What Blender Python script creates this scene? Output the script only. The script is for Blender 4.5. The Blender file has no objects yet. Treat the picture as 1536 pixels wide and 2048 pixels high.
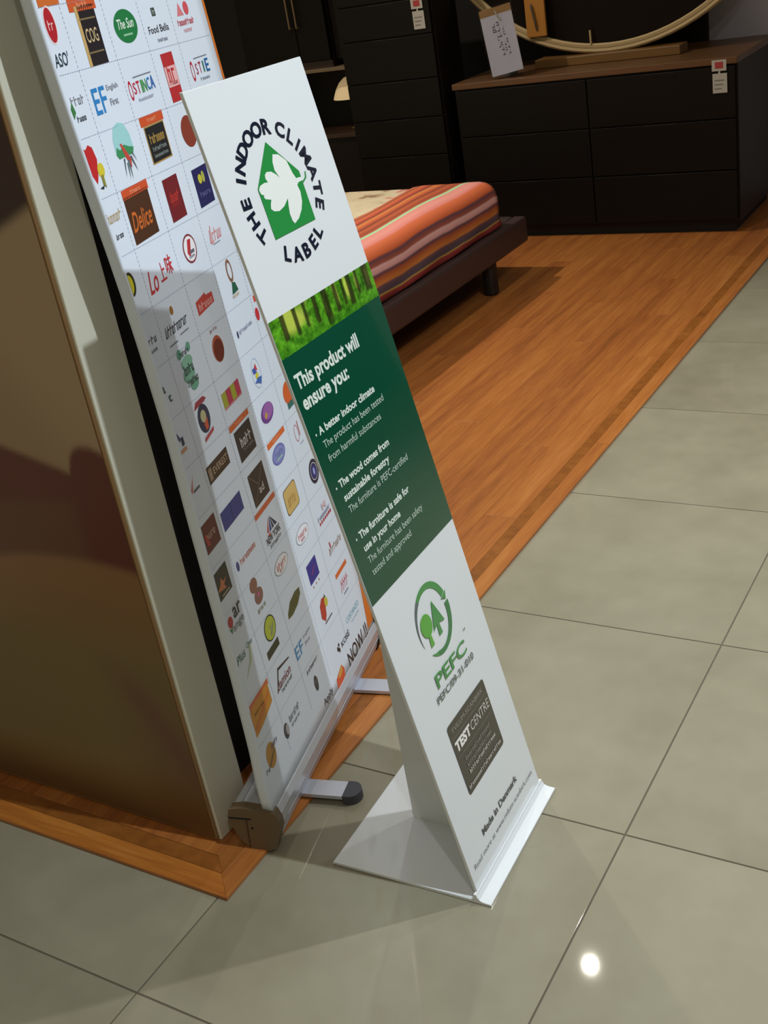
import bpy, bmesh, math, random
from mathutils import Vector, Matrix

random.seed(7)
SC = bpy.context.scene
COL = SC.collection

# ---------------------------------------------------------------- camera
CAM_H = 1.4201
cam_d = bpy.data.cameras.new('camera')
cam_d.sensor_fit = 'VERTICAL'
cam_d.sensor_height = 24.0
cam_d.lens = 2276.35 / 2048.0 * 24.0
cam_d.clip_start = 0.05
cam_o = bpy.data.objects.new('camera', cam_d)
COL.objects.link(cam_o)
_r, _u, _b = Vector((0.853986, 0.495564, -0.158504)), Vector((-0.101967, 0.458142, 0.883011)), Vector((0.510206, -0.737917, 0.441779))
cam_o.matrix_world = Matrix(((_r.x, _u.x, _b.x, 0), (_r.y, _u.y, _b.y, 0), (_r.z, _u.z, _b.z, CAM_H), (0, 0, 0, 1)))
SC.camera = cam_o

# ---------------------------------------------------------------- world, lamps, exposure
W = bpy.data.worlds.new('world')
SC.world = W
W.use_nodes = True
W.node_tree.nodes['Background'].inputs[0].default_value = (1.0, 0.90, 0.60, 1)
W.node_tree.nodes['Background'].inputs[1].default_value = 0.26

def lamp(name, loc, power, target, size=0.09, color=(1, 1, 1), spread=120):
    d = bpy.data.lights.new(name, 'AREA')
    d.shape = 'DISK'; d.size = size; d.energy = power; d.color = color; d.spread = math.radians(spread)
    o = bpy.data.objects.new(name, d)
    o.location = loc
    o.rotation_euler = (Vector(target) - Vector(loc)).to_track_quat('-Z', 'Y').to_euler()
    COL.objects.link(o)
    return o

lamp('aisle_fill_lamp', (0.60, 1.347, 3.29), 27, (-0.7, 1.3, 0.4), size=0.045, color=(0.86, 0.96, 1.0))
lamp('aisle_fill_lamp', (0.21, 2.51, 3.25), 15, (-0.7, 1.4, 0.0), size=0.045, color=(0.97, 1.0, 0.97))
lamp('aisle_fill_lamp', (-1.77, 3.63, 3.20), 9, (-1.6, 3.3, 0.0), size=0.055, color=(1.0, 0.93, 0.80))
lamp('aisle_fill_lamp', (-3.7, 3.7, 3.20), 29, (-2.4, 3.8, 0.3), color=(1.0, 0.92, 0.80))
lamp('aisle_fill_lamp', (0.7, 3.9, 3.25), 9, (0.0, 3.1, 0.0), color=(1.0, 0.99, 0.95), spread=64)  # added fill over the aisle, brightens the far tiles; lamp itself unseen
lamp('aisle_fill_lamp', (1.0, -0.6, 3.25), 7, (0.2, 0.8, 0.0), color=(1.0, 0.97, 0.92))

SC.view_settings.view_transform = 'Standard'
SC.view_settings.look = 'None'
SC.view_settings.gamma = 1.0
SC.view_settings.use_curve_mapping = False
SC.view_settings.exposure = 0.0

# ---------------------------------------------------------------- materials
def lin(h):
    h = h.lstrip('#')
    out = []
    for i in (0, 2, 4):
        c = int(h[i:i + 2], 16) / 255.0
        out.append(c / 12.92 if c <= 0.04045 else ((c + 0.055) / 1.055) ** 2.4)
    return (*out, 1.0)

MATS = {}
def mat(key, color=None, rough=0.5, metal=0.0, coat=0.0, coat_rough=0.05, spec=0.5, noise=0.0, nscale=8.0, emit=None, emit_s=0.0, bump=0.0, bscale=60.0, grain=False):
    if key in MATS:
        return MATS[key]
    m = bpy.data.materials.new(key)
    m.use_nodes = True
    nt = m.node_tree
    b = nt.nodes['Principled BSDF']
    c = lin(color) if isinstance(color, str) else color
    b.inputs['Base Color'].default_value = c
    b.inputs['Roughness'].default_value = rough
    b.inputs['Metallic'].default_value = metal
    b.inputs['Coat Weight'].default_value = coat
    b.inputs['Coat Roughness'].default_value = coat_rough
    b.inputs['Specular IOR Level'].default_value = spec
    if emit:
        b.inputs['Emission Color'].default_value = lin(emit)
        b.inputs['Emission Strength'].default_value = emit_s
    if noise or bump:
        tc = nt.nodes.new('ShaderNodeTexCoord')
        mp = nt.nodes.new('ShaderNodeMapping')
        nt.links.new(tc.outputs['Object'], mp.inputs[0])
        if grain:
            mp.inputs['Scale'].default_value = (14, 1, 14) if grain == 'y' else ((1, 14, 14) if grain == 'x' else (14, 14, 1))
    if noise:
        n = nt.nodes.new('ShaderNodeTexNoise')
        n.inputs['Scale'].default_value = nscale
        n.inputs['Detail'].default_value = 5
        nt.links.new(mp.outputs[0], n.inputs['Vector'])
        mx = nt.nodes.new('ShaderNodeMix'); mx.data_type = 'RGBA'
        mx.inputs[6].default_value = tuple(x * (1 - noise) for x in c[:3]) + (1,)
        mx.inputs[7].default_value = tuple(min(1, x * (1 + noise)) for x in c[:3]) + (1,)
        nt.links.new(n.outputs['Fac'], mx.inputs[0])
        nt.links.new(mx.outputs[2], b.inputs['Base Color'])
    if bump:
        n2 = nt.nodes.new('ShaderNodeTexNoise')
        n2.inputs['Scale'].default_value = bscale
        nt.links.new(mp.outputs[0], n2.inputs['Vector'])
        bp = nt.nodes.new('ShaderNodeBump')
        bp.inputs['Strength'].default_value = bump
        bp.inputs['Distance'].default_value = 0.002
        nt.links.new(n2.outputs['Fac'], bp.inputs['Height'])
        nt.links.new(bp.outputs[0], b.inputs['Normal'])
    MATS[key] = m
    return m

def varied(key, ramp, rough, noise_scale, stretch, rnd_amt, coat=0.0, coat_rough=0.1, fine=0.25, spec=0.5):
    """per-object tone from Object Info random, plus streaky or cloudy noise"""
    m = bpy.data.materials.new(key); m.use_nodes = True
    nt = m.node_tree; b = nt.nodes['Principled BSDF']
    b.inputs['Roughness'].default_value = rough
    b.inputs['Coat Weight'].default_value = coat
    b.inputs['Coat Roughness'].default_value = coat_rough
    b.inputs['Specular IOR Level'].default_value = spec
    tc = nt.nodes.new('ShaderNodeTexCoord'); oi = nt.nodes.new('ShaderNodeObjectInfo')
    mul = nt.nodes.new('ShaderNodeMath'); mul.operation = 'MULTIPLY'; mul.inputs[1].default_value = 37.0
    nt.links.new(oi.outputs['Random'], mul.inputs[0])
    cmb = nt.nodes.new('ShaderNodeCombineXYZ')
    for i in range(3):
        nt.links.new(mul.outputs[0], cmb.inputs[i])
    mp = nt.nodes.new('ShaderNodeMapping'); mp.inputs['Scale'].default_value = stretch
    nt.links.new(tc.outputs['Object'], mp.inputs[0])
    nt.links.new(cmb.outputs[0], mp.inputs['Location'])
    n = nt.nodes.new('ShaderNodeTexNoise'); n.inputs['Scale'].default_value = noise_scale; n.inputs['Detail'].default_value = 4
    n2 = nt.nodes.new('ShaderNodeTexNoise'); n2.inputs['Scale'].default_value = noise_scale * 5; n2.inputs['Detail'].default_value = 3
    nt.links.new(mp.outputs[0], n.inputs['Vector']); nt.links.new(mp.outputs[0], n2.inputs['Vector'])
    mx = nt.nodes.new('ShaderNodeMix'); mx.inputs[0].default_value = fine
    nt.links.new(n.outputs['Fac'], mx.inputs[2]); nt.links.new(n2.outputs['Fac'], mx.inputs[3])
    r2 = nt.nodes.new('ShaderNodeMapRange'); r2.inputs[3].default_value = -rnd_amt; r2.inputs[4].default_value = rnd_amt
    nt.links.new(oi.outputs['Random'], r2.inputs[0])
    ad = nt.nodes.new('ShaderNodeMath'); ad.operation = 'ADD'
    nt.links.new(mx.outputs[0], ad.inputs[0]); nt.links.new(r2.outputs[0], ad.inputs[1])
    cr = nt.nodes.new('ShaderNodeValToRGB')
    el = cr.color_ramp.elements
    el[0].position, el[0].color = ramp[0][0], lin(ramp[0][1])
    el[1].position, el[1].color = ramp[-1][0], lin(ramp[-1][1])
    for p, c in ramp[1:-1]:
        e = el.new(p); e.color = lin(c)
    nt.links.new(ad.outputs[0], cr.inputs[0]); nt.links.new(cr.outputs[0], b.inputs['Base Color'])
    MATS[key] = m
    return m

def vcol_mat(key, rough=0.4, coat=0.0, coat_rough=0.05):
    m = bpy.data.materials.new(key); m.use_nodes = True
    nt = m.node_tree; b = nt.nodes['Principled BSDF']
    a = nt.nodes.new('ShaderNodeVertexColor'); a.layer_name = 'print'
    nt.links.new(a.outputs[0], b.inputs['Base Color'])
    b.inputs['Roughness'].default_value = rough
    b.inputs['Coat Weight'].default_value = coat
    b.inputs['Coat Roughness'].default_value = coat_rough
    MATS[key] = m
    return m

# ---------------------------------------------------------------- object helpers
def link(o, parent=None):
    COL.objects.link(o)
    if parent is not None:
        o.parent = parent
    return o

def tag(o, label, cat, group=None):
    o['label'] = label; o['category'] = cat
    if group:
        o['group'] = group
    return o

def thing(name, label, cat, loc, group=None):
    o = bpy.data.objects.new(name, None)
    o.empty_display_size = 0.05
    o.location = loc
    link(o)
    return tag(o, label, cat, group)

def root_loc(o):
    while o.parent is not None:
        o = o.parent
    return o.location.copy()

def mesh_obj(name, verts, faces, material, parent=None, smooth=False, loc=None, label=None, fmats=None):
    """verts in world space; mesh stored relative to the root thing (or to loc)"""
    org = root_loc(parent) if parent is not None else Vector(loc or (0, 0, 0))
    me = bpy.data.meshes.new(name)
    me.from_pydata([tuple(Vector(v) - org) for v in verts], [], faces)
    mats = material if isinstance(material, (list, tuple)) else [material]
    for m in mats:
        me.materials.append(m)
    if fmats:
        for p, i in zip(me.polygons, fmats):
            p.material_index = i
    if smooth:
        for p in me.polygons:
            p.use_smooth = True
    me.update()
    o = bpy.data.objects.new(name, me)
    link(o, parent)
    if parent is None:
        o.location = org
    if label:
        o['label'] = label
    return o

class MB:
    def __init__(s):
        s.v = []; s.f = []
    def add(s, v, f):
        n = len(s.v)
        s.v += [Vector(x) for x in v]
        s.f += [tuple(i + n for i in q) for q in f]
        return s
    def box(s, x0, x1, y0, y1, z0, z1, bev=0.0):
        if bev <= 0:
            v = [(x, y, z) for z in (z0, z1) for y in (y0, y1) for x in (x0, x1)]
            return s.add(v, [(0, 2, 3, 1), (4, 5, 7, 6), (0, 1, 5, 4), (2, 6, 7, 3), (0, 4, 6, 2), (1, 3, 7, 5)])
        bm = bmesh.new()
        bmesh.ops.create_cube(bm, size=1)
        for w in bm.verts:
            w.co = Vector(((x0 + x1) / 2 + w.co.x * (x1 - x0), (y0 + y1) / 2 + w.co.y * (y1 - y0), (z0 + z1) / 2 + w.co.z * (z1 - z0)))
        bmesh.ops.bevel(bm, geom=bm.edges[:], offset=bev, segments=2, affect='EDGES', profile=0.5)
        bm.verts.index_update()
        s.add([w.co.copy() for w in bm.verts], [tuple(w.index for w in f.verts) for f in bm.faces])
        bm.free()
        return s
    def prism(s, poly, o, ax, ay, az):
        """poly of (u,v) in plane (ax,ay) at o, extruded by vector az"""
        n = len(poly)
        o, ax, ay, az = Vector(o), Vector(ax), Vector(ay), Vector(az)
        v = [o + ax * p[0] + ay * p[1] for p in poly] + [o + ax * p[0] + ay * p[1] + az for p in poly]
        f = [tuple(range(n - 1, -1, -1)), tuple(range(n, 2 * n))] + [(i, (i + 1) % n, n + (i + 1) % n, n + i) for i in range(n)]
        return s.add(v, f)
    def lathe(s, prof, c, seg=32):
        c = Vector(c); n = len(prof)
        v = [c + Vector((r * math.cos(2 * math.pi * k / seg), r * math.sin(2 * math.pi * k / seg), z)) for k in range(seg) for r, z in prof]
        f = [(k * n + i, ((k + 1) % seg) * n + i, ((k + 1) % seg) * n + i + 1, k * n + i + 1) for k in range(seg) for i in range(n - 1)]
        return s.add(v, f)
    def tube(s, pts, r, seg=8):
        pts = [Vector(p) for p in pts]; rings = []
        v = []; f = []
        for i, p in enumerate(pts):
            d = (pts[min(i + 1, len(pts) - 1)] - pts[max(i - 1, 0)]).normalized()
            a = d.orthogonal().normalized(); b = d.cross(a)
            v += [p + (a * math.cos(2 * math.pi * k / seg) + b * math.sin(2 * math.pi * k / seg)) * r for k in range(seg)]
        for i in range(len(pts) - 1):
            f += [(i * seg + k, i * seg + (k + 1) % seg, (i + 1) * seg + (k + 1) % seg, (i + 1) * seg + k) for k in range(seg)]
        f.append(tuple(range(seg))[::-1]); f.append(tuple(range((len(pts) - 1) * seg, len(pts) * seg)))
        return s.add(v, f)
    def build(s, name, m, parent=None, **k):
        return mesh_obj(name, s.v, s.f, m, parent, **k)

# ---------------------------------------------------------------- flat print helpers (2-D)
_fc = {}
def glyphs(text, bold=0.0, spacing=1.0):
    """filled 2-D outline of a text in the built-in font: verts, faces, bounds"""
    k = (text, bold, spacing)
    if k in _fc:
        return _fc[k]
    cu = bpy.data.curves.new('t', 'FONT')
    cu.body = text; cu.size = 1.0; cu.offset = bold; cu.resolution_u = 3; cu.space_character = spacing
    cu.fill_mode = 'BOTH'
    ob = bpy.data.objects.new('t', cu)
    COL.objects.link(ob)
    dg = bpy.context.evaluated_depsgraph_get()
    me = bpy.data.meshes.new_from_object(ob.evaluated_get(dg))
    v = [(w.co.x, w.co.y) for w in me.vertices]
    f = [tuple(p.vertices) for p in me.polygons]
    bpy.data.objects.remove(ob); bpy.data.curves.remove(cu); bpy.data.meshes.remove(me)
    if not v:
        v = [(0, 0), (.5, 0), (.5, .7), (0, .7)]; f = [(0, 1, 2, 3)]
    xs = [p[0] for p in v]; ys = [p[1] for p in v]
    _fc[k] = (v, f, (min(xs), max(xs), min(ys), max(ys)))
    return _fc[k]

CAPH = None
def text2d(text, x, y, width=None, cap=None, bold=0.0, shear=0.0, align='L'):
    """text with baseline at y; scaled to width and/or capital height"""
    global CAPH
    if CAPH is None:
        CAPH = glyphs('H')[2][3]
    v, f, (x0, x1, y0, y1) = glyphs(text, bold)
    sy = cap / CAPH
    sx = width / (x1 - x0) if width else sy
    w = (x1 - x0) * sx
    ox = x if align == 'L' else x - w / 2
    return [(ox + (p[0] - x0) * sx + shear * p[1] * sy, y + p[1] * sy) for p in v], f

def ellipse(cx, cy, rx, ry, n=28):
    return [(cx + rx * math.cos(2 * math.pi * i / n), cy + ry * math.sin(2 * math.pi * i / n)) for i in range(n)], [tuple(range(n))]

def ring2d(cx, cy, rx, ry, t, a0=0, a1=2 * math.pi, n=40, t2=None):
    v = []; f = []
    for i in range(n + 1):
        q = i / n; a = a0 + (a1 - a0) * q
        tt = t if t2 is None else t + (t2 - t) * q
        v += [(cx + rx * math.cos(a), cy + ry * math.sin(a)), (cx + (rx - tt) * math.cos(a), cy + (ry - tt) * math.sin(a))]
        if i:
            j = 2 * i
            f.append((j - 2, j, j + 1, j - 1))
    return v, f

def rrect(x0, x1, y0, y1, r, n=5):
    v = []
    for cx, cy, a in ((x1 - r, y1 - r, 0), (x0 + r, y1 - r, 90), (x0 + r, y0 + r, 180), (x1 - r, y0 + r, 270)):
        for i in range(n + 1):
            q = math.radians(a + 90 * i / n)
            v.append((cx + r * math.cos(q), cy + r * math.sin(q)))
    return v, [tuple(range(len(v)))]

def scribble(n, x0, x1, y0, y1, shear=0.0):
    """short letter-like strokes for print too blurred to read"""
    v = []; f = []
    w = (x1 - x0) / n; rn = random.Random(n * 13 + int(x0 * 1e5))
    def rect(a, b, c, d):
        k = len(v)
        v.extend([(a + shear * (c - y0), c), (b + shear * (c - y0), c), (b + shear * (d - y0), d), (a + shear * (d - y0), d)])
        f.append((k, k + 1, k + 2, k + 3))
    h = y1 - y0
    for i in range(n):
        a = x0 + i * w; t = w * .24; c = rn.random(); top = y1 if (i == 0 or c > .75) else y0 + h * .72
        rect(a + w * .1, a + w * .1 + t, y0, top)
        if c < .6:
            rect(a + w * .6, a + w * .6 + t, y0, y0 + h * .72)
        if c > .3:
            rect(a + w * .1, a + w * .84, y0 + h * .56, y0 + h * .72)
        if c < .5:
            rect(a + w * .1, a + w * .84, y0, y0 + h * .15)
    return v, f
LOGOS = [
    (0.0270, 1.2996, 0.040, 0.062, 'red oval', [('e', 0, 0.08, 0.8, 0.78, 'f0dde2'), ('e', 0, 0.08, 0.68, 0.7, 'b3202c'), ('t', '~2', 0, 0.08, 0.4, 0.2, 'f0c8c8', 0)]),
    (0.0300, 1.2619, 0.044, 0.022, 'dark lettering', [('t', "ASO'", 0, 0, 0.9, 0.8, '1d3440', 0.1)]),
    (0.1325, 1.3226, 0.085, 0.016, 'orange header', [('r', 0, 0, 1, 1, 'd0592c'), ('t', '~4', 0, 0, 0.4, 0.4, 'e9a27c', 0)]),
    (0.039, 1.3325, 0.06, 0.01, 'orange header', [('r', 0, 0, 1, 1, 'cf6a2e')]),
    (0.1371, 1.282, 0.062, 0.078, 'black panel with gold edge', [('r', 0, 0, 0.95, 1, '221c22'), ('r', -0.44, 0, 0.14, 1, 'c9a66a'), ('r', 0, -0.28, 0.8, 0.03, '7d6c4c'), ('r', 0, 0.28, 0.8, 0.03, '7d6c4c'), ('t', 'COG', 0, 0, 0.6, 0.24, 'cbb48a', 0)]),
    (0.2558, 1.2831, 0.082, 0.047, 'green oval', [('e', 0, 0, 1, 1, '1f7a44'), ('t', 'The Sun', 0, 0.08, 0.72, 0.3, 'e8f3ea', 0.2), ('r', 0, -0.25, 0.4, 0.06, '8fc3a0')]),
    (0.3743, 1.2739, 0.082, 0.05, 'small black lettering', [('t', 'Food Bella', 0, -0.1, 1, 0.22, '30323a', 0), ('r', -0.06, 0.4, 0.18, 0.24, '3f4a48'), ('t', '~2', -0.06, 0.4, 0.1, 0.16, 'c5d8d0', 0), ('t', '~7', 0.05, -0.42, 0.5, 0.12, 'a3a6b5', 0)]),
    (0.4937, 1.2743, 0.075, 0.05, 'pink emblem', [('p', [(-0.4, 0.1), (-0.2, 0.5), (0, 0.1)], 'dc7f86'), ('e', 0.2, 0.3, 0.3, 0.42, 'd55560'), ('t', '~10', 0, -0.1, 1, 0.2, 'd45762', 0), ('t', '~10', 0, -0.36, 0.5, 0.12, 'dc8f96', 0)]),
    (0.0350, 1.2027, 0.046, 0.04, 'leaf and grey lettering', [('t', '~4', 0.1, 0.15, 0.9, 0.3, '8a8d99', 0), ('p', [(-0.45, -0.05), (-0.3, 0.15), (-0.2, -0.2), (-0.4, -0.4)], '3d7c46'), ('t', '~4', 0.05, -0.42, 0.6, 0.2, '39414d', 0)]),
    (0.1284, 1.2008, 0.088, 0.044, 'blue initials', [('t', 'EF', -0.26, -0.05, 0.48, 0.8, '2f83c9', 0), ('t', 'English', 0.28, 0.22, 0.44, 0.22, '8b8f9c', 0), ('t', 'First', 0.22, -0.2, 0.3, 0.22, '8b8f9c', 0)]),
    (0.2522, 1.1981, 0.098, 0.03, 'multicolour lettering', [('t', 'O', -0.42, -0.05, 0.13, 0.95, 'c02038', 0), ('t', 'S', -0.27, 0, 0.1, 0.55, 'c4243c', 0), ('t', 'T', -0.13, 0, 0.12, 0.6, 'c4243c', 0), ('t', 'I', 0, 0, 0.05, 0.6, '3f9a4c', 0), ('t', 'N', 0.11, 0, 0.13, 0.6, '4aa05a', 0), ('t', 'C', 0.26, 0.02, 0.12, 0.6, '2d7cc0', 0), ('t', 'A', 0.41, 0.05, 0.15, 0.65, '2c6cb8', 0), ('r', 0.1, 0.52, 0.7, 0.04, '8f96a6'), ('t', '~8', 0.05, -0.55, 0.6, 0.16, 'a4aabc', 0)]),
    (0.3743, 1.1953, 0.048, 0.074, 'red panel', [('r', 0, 0, 1, 1, 'b92d33'), ('r', 0, 0.02, 0.94, 0.42, 'e9b4b6'), ('t', '~2', 0, 0.1, 0.7, 0.36, 'c23a40', 0), ('t', '~6', 0, -0.1, 0.7, 0.1, 'b92d33', 0)]),
    (0.5029, 1.1926, 0.09, 0.03, 'multicolour lettering', [('t', 'O', -0.42, 0, 0.16, 1.1, 'b8283c', 0), ('t', 'S', -0.2, 0.05, 0.1, 0.6, 'a83450', 0), ('t', 'T', -0.02, 0.08, 0.12, 0.6, 'b02a48', 0), ('t', 'I', 0.16, 0.08, 0.06, 0.6, '2e7a6c', 0), ('t', 'E', 0.36, 0.1, 0.18, 0.7, '2264a8', 0), ('r', 0.1, 0.62, 0.7, 0.04, '7d8494'), ('t', '~5', 0.1, -0.5, 0.5, 0.18, '9aa8b8', 0)]),
    (0.0355, 1.1202, 0.05, 0.062, 'red and yellow mark', [('p', [(-0.5, 0.5), (-0.3, 0.42), (-0.1, 0.5), (0.1, 0.42), (0.2, 0.15), (0, -0.2), (-0.15, -0.35), (-0.35, -0.1)], 'c3262a'), ('e', 0.25, -0.1, 0.4, 0.32, 'd6c63a'), ('p', [(0.15, -0.2), (0.3, -0.2), (0.3, -0.5), (0.15, -0.4)], '8c8a3a'), ('p', [(-0.1, -0.45), (0.2, -0.42), (0.1, -0.5)], '26343a')]),
    (0.1362, 1.1227, 0.06, 0.082, 'pale blue dome emblem', [('p', [(-0.5, 0), (-0.48, 0.25), (-0.3, 0.45), (0, 0.5), (0.3, 0.45), (0.48, 0.25), (0.5, 0)], '9fd4d8'), ('p', [(-0.5, 0), (-0.4, 0.12), (-0.25, 0.05), (0, 0.12), (0.3, 0.05), (0.5, 0.02), (0.4, -0.08), (-0.4, -0.08)], '3f8f5c'), ('p', [(-0.2, 0.15), (-0.1, 0.15), (0.2, -0.15), (0.12, -0.3), (-0.05, -0.1)], 'c84a40'), ('p', [(-0.2, -0.1), (-0.12, -0.1), (-0.3, -0.42)], '5f6a72'), ('p', [(0, -0.15), (0.08, -0.15), (0.02, -0.5)], '5f6a72'), ('p', [(0.15, -0.1), (0.25, -0.1), (0.4, -0.4)], '5f6a72'), ('p', [(-0.08, -0.18), (0, -0.18), (-0.12, -0.48)], '70858a'), ('p', [(0.3, -0.05), (0.36, -0.05), (0.5, -0.25)], '70858a')]),
    (0.2532, 1.1501, 0.088, 0.014, 'orange header', [('r', 0, 0, 1, 1, 'cf532b'), ('t', '~6', 0, 0, 0.4, 0.45, 'ea9f78', 0)]),
    (0.2544, 1.1147, 0.076, 0.056, 'black panel with gold border', [('r', 0, 0, 1, 1, 'b08a4a'), ('r', 0, 0, 0.93, 0.92, '1d2024'), ('t', '~7', 0, 0.15, 0.74, 0.26, 'b9954c', 0), ('t', '~10', 0, -0.12, 0.7, 0.12, '8f9a98', 0), ('t', '~12', 0, -0.3, 0.7, 0.1, '8f9a98', 0)]),
    (0.38, 1.1095, 0.06, 0.05, 'brown disc', [('e', 0, 0, 1, 1, '8a3a2c')]),
    (0.0432, 1.0397, 0.06, 0.05, 'tan script lettering', [('t', '~5', 0, 0.2, 0.8, 0.3, 'b59e78', 0.3), ('t', '~4', 0.05, -0.35, 0.4, 0.16, '23252c', 0.2)]),
    (0.1314, 1.0687, 0.09, 0.014, 'orange header', [('r', 0, 0, 1, 1, 'd0532d'), ('t', '~6', 0, 0, 0.4, 0.45, 'ea9f78', 0)]),
    (0.1297, 1.0307, 0.085, 0.068, 'brown square', [('r', 0, 0, 1, 1, '4b2c1a'), ('t', 'Delice', 0, -0.05, 0.78, 0.42, 'cf6a2c', 0.25)]),
    (0.2565, 1.0276, 0.058, 0.066, 'maroon square', [('r', 0, 0, 1, 1, '741f28'), ('t', '~4', -0.02, 0.05, 0.6, 0.25, 'c23a30', 0.3), ('t', '~5', -0.02, -0.12, 0.5, 0.12, 'a83030', 0.3)]),
    (0.3773, 1.0209, 0.065, 0.062, 'navy square', [('r', 0, 0, 1, 1, '23235a'), ('e', -0.1, 0.2, 0.24, 0.25, 'c8c23c'), ('e', 0.12, 0.22, 0.2, 0.3, 'b0b050'), ('t', '~5', 0, -0.18, 0.7, 0.14, '6a6aa0', 0)]),
    (0.1354, 0.9413, 0.092, 0.045, 'red lettering', [('t', 'Lo', -0.3, -0.1, 0.34, 0.75, 'c3343c', 0.25), ('t', '上', 0.08, 0, 0.24, 0.62, 'c3343c', 0), ('t', '味', 0.38, 0.08, 0.26, 0.66, 'c3343c', 0)]),
    (0.259, 0.9455, 0.052, 0.046, 'round red emblem', [('e', 0, 0, 1, 1, '84303c'), ('e', 0, 0, 0.86, 0.86, 'f0eef4'), ('p', [(-0.25, -0.1), (-0.05, 0.32), (0.2, 0.3), (0.0, -0.1), (-0.1, -0.3)], 'c02c38'), ('r', 0.1, -0.12, 0.35, 0.12, '6a6a78'), ('r', 0, -0.27, 0.4, 0.08, '9a9aa8')]),
    (0.3681, 0.9391, 0.06, 0.042, 'pink script lettering', [('t', '~5', 0, 0.05, 0.9, 0.5, 'd9868a', 0.3), ('r', 0.0, -0.3, 0.5, 0.04, '8a90a8'), ('t', 'L', -0.2, 0.1, 0.2, 0.7, 'e0a0a0', 0.3)]),
    (0.0385, 0.9531, 0.03, 0.036, 'yellow and black mark', [('e', -0.1, 0, 1, 1, '2c3014'), ('e', -0.2, 0, 0.8, 0.8, 'd0c428')]),
    (0.1358, 0.8817, 0.012, 0.014, 'gold leaf mark', [('e', 0, 0, 1, 1, '9c6b2e')]),
    (0.1353, 0.8502, 0.085, 0.034, 'black script lettering', [('t', '~10', 0, 0.2, 1, 0.5, '3c3a44', 0.3), ('r', -0.25, -0.45, 0.35, 0.06, '77757f'), ('r', 0.28, -0.3, 0.4, 0.05, '77757f')]),
    (0.2592, 0.854, 0.07, 0.032, 'red box lettering', [('p', [(-0.5, -0.35), (-0.5, 0.35), (0.1, 0.5), (0.12, 0.35), (0.5, 0.3), (0.5, -0.25)], 'c64640'), ('t', '~5', 0, 0, 0.85, 0.4, 'e8b0ac', 0.1)]),
    (0.3862, 0.8583, 0.032, 0.066, 'ring over green wedge', [('e', 0, 0.2, 0.8, 0.62, '9c6a4a'), ('e', 0, 0.2, 0.5, 0.42, 'dfe2ee'), ('ring', 0, 0.2, 0.6, 0.5, 0.08, '55606c'), ('p', [(-0.4, -0.4), (-0.1, -0.1), (0.3, -0.15), (0.5, -0.38)], '1f5c46'), ('r', 0, -0.46, 0.9, 0.07, 'cabba8')]),
    (0.045, 0.8582, 0.05, 0.03, 'small dark lettering', [('t', '~4', 0, 0.2, 0.8, 0.4, '4a4852', 0.2), ('t', '~4', 0, -0.3, 0.6, 0.2, '6d6b75', 0)]),
    (0.1375, 0.7846, 0.06, 0.075, 'green ornate mark', [('e', -0.3, 0.4, 0.3, 0.22, '6aa892'), ('e', 0.3, 0.42, 0.26, 0.2, '6aa892'), ('e', 0, 0.15, 0.7, 0.3, '84b8a2'), ('e', -0.05, -0.1, 0.7, 0.35, '79ae99'), ('e', 0.1, -0.35, 0.5, 0.25, '6aa892'), ('t', '~6', 0, 0.38, 0.6, 0.12, '3c4448', 0), ('t', '~4', 0, 0.02, 0.6, 0.22, '3a4a48', 0), ('t', '~8', 0.05, -0.25, 0.7, 0.16, '4c5450', 0)]),
    (0.2595, 0.7744, 0.045, 0.045, 'brown oval', [('e', 0, 0, 1, 1, 'b0543e'), ('e', 0.02, -0.06, 0.86, 0.84, '70281e'), ('t', '~4', 0, 0.75, 0.7, 0.14, 'a8837c', 0.2)]),
    (0.3825, 0.768, 0.075, 0.022, 'grey lettering with dark dot', [('e', -0.45, -0.05, 0.1, 0.62, '3c4468'), ('t', '~10', 0.08, 0, 0.85, 0.36, '9aa2bc', 0)]),
    (0.4621, 0.798, 0.016, 0.012, 'red speck', [('r', 0, 0, 1, 1, 'd8503c')]),
    (0.4537, 0.7703, 0.018, 0.024, 'red speck', [('e', 0, 0, 1, 1, 'c8303c')]),
    (0.0441, 0.7785, 0.03, 0.03, 'dark lettering', [('t', 'a', -0.2, 0.3, 0.5, 0.4, '354a48', 0), ('t', 't', 0.3, -0.3, 0.4, 0.4, '33504a', 0)]),
    (0.1408, 0.697, 0.052, 0.068, 'round blue emblem', [('p', [(-0.5, 0.35), (-0.3, 0.5), (0.3, 0.5), (0.5, 0.4), (0.3, 0.36), (-0.2, 0.36)], '9c3c4c'), ('e', 0, 0.02, 0.85, 0.7, '27304f'), ('e', -0.02, 0.08, 0.4, 0.3, 'b8b48a'), ('p', [(-0.1, -0.1), (0.2, 0.0), (0.15, -0.25), (-0.05, -0.28)], 'c85a3c'), ('p', [(-0.35, -0.5), (0.4, -0.42), (0.45, -0.32), (-0.3, -0.4)], 'b44a54')]),
    (0.2604, 0.6926, 0.078, 0.026, 'green and pink stripes', [('r', -0.375, 0, 0.25, 1, 'a8a83a'), ('r', -0.125, 0, 0.25, 1, 'b83a58'), ('r', 0.125, 0, 0.25, 1, 'a8a83a'), ('r', 0.375, 0, 0.25, 1, 'c23a5c'), ('r', 0, -0.56, 1, 0.1, 'd87c88')]),
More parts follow.
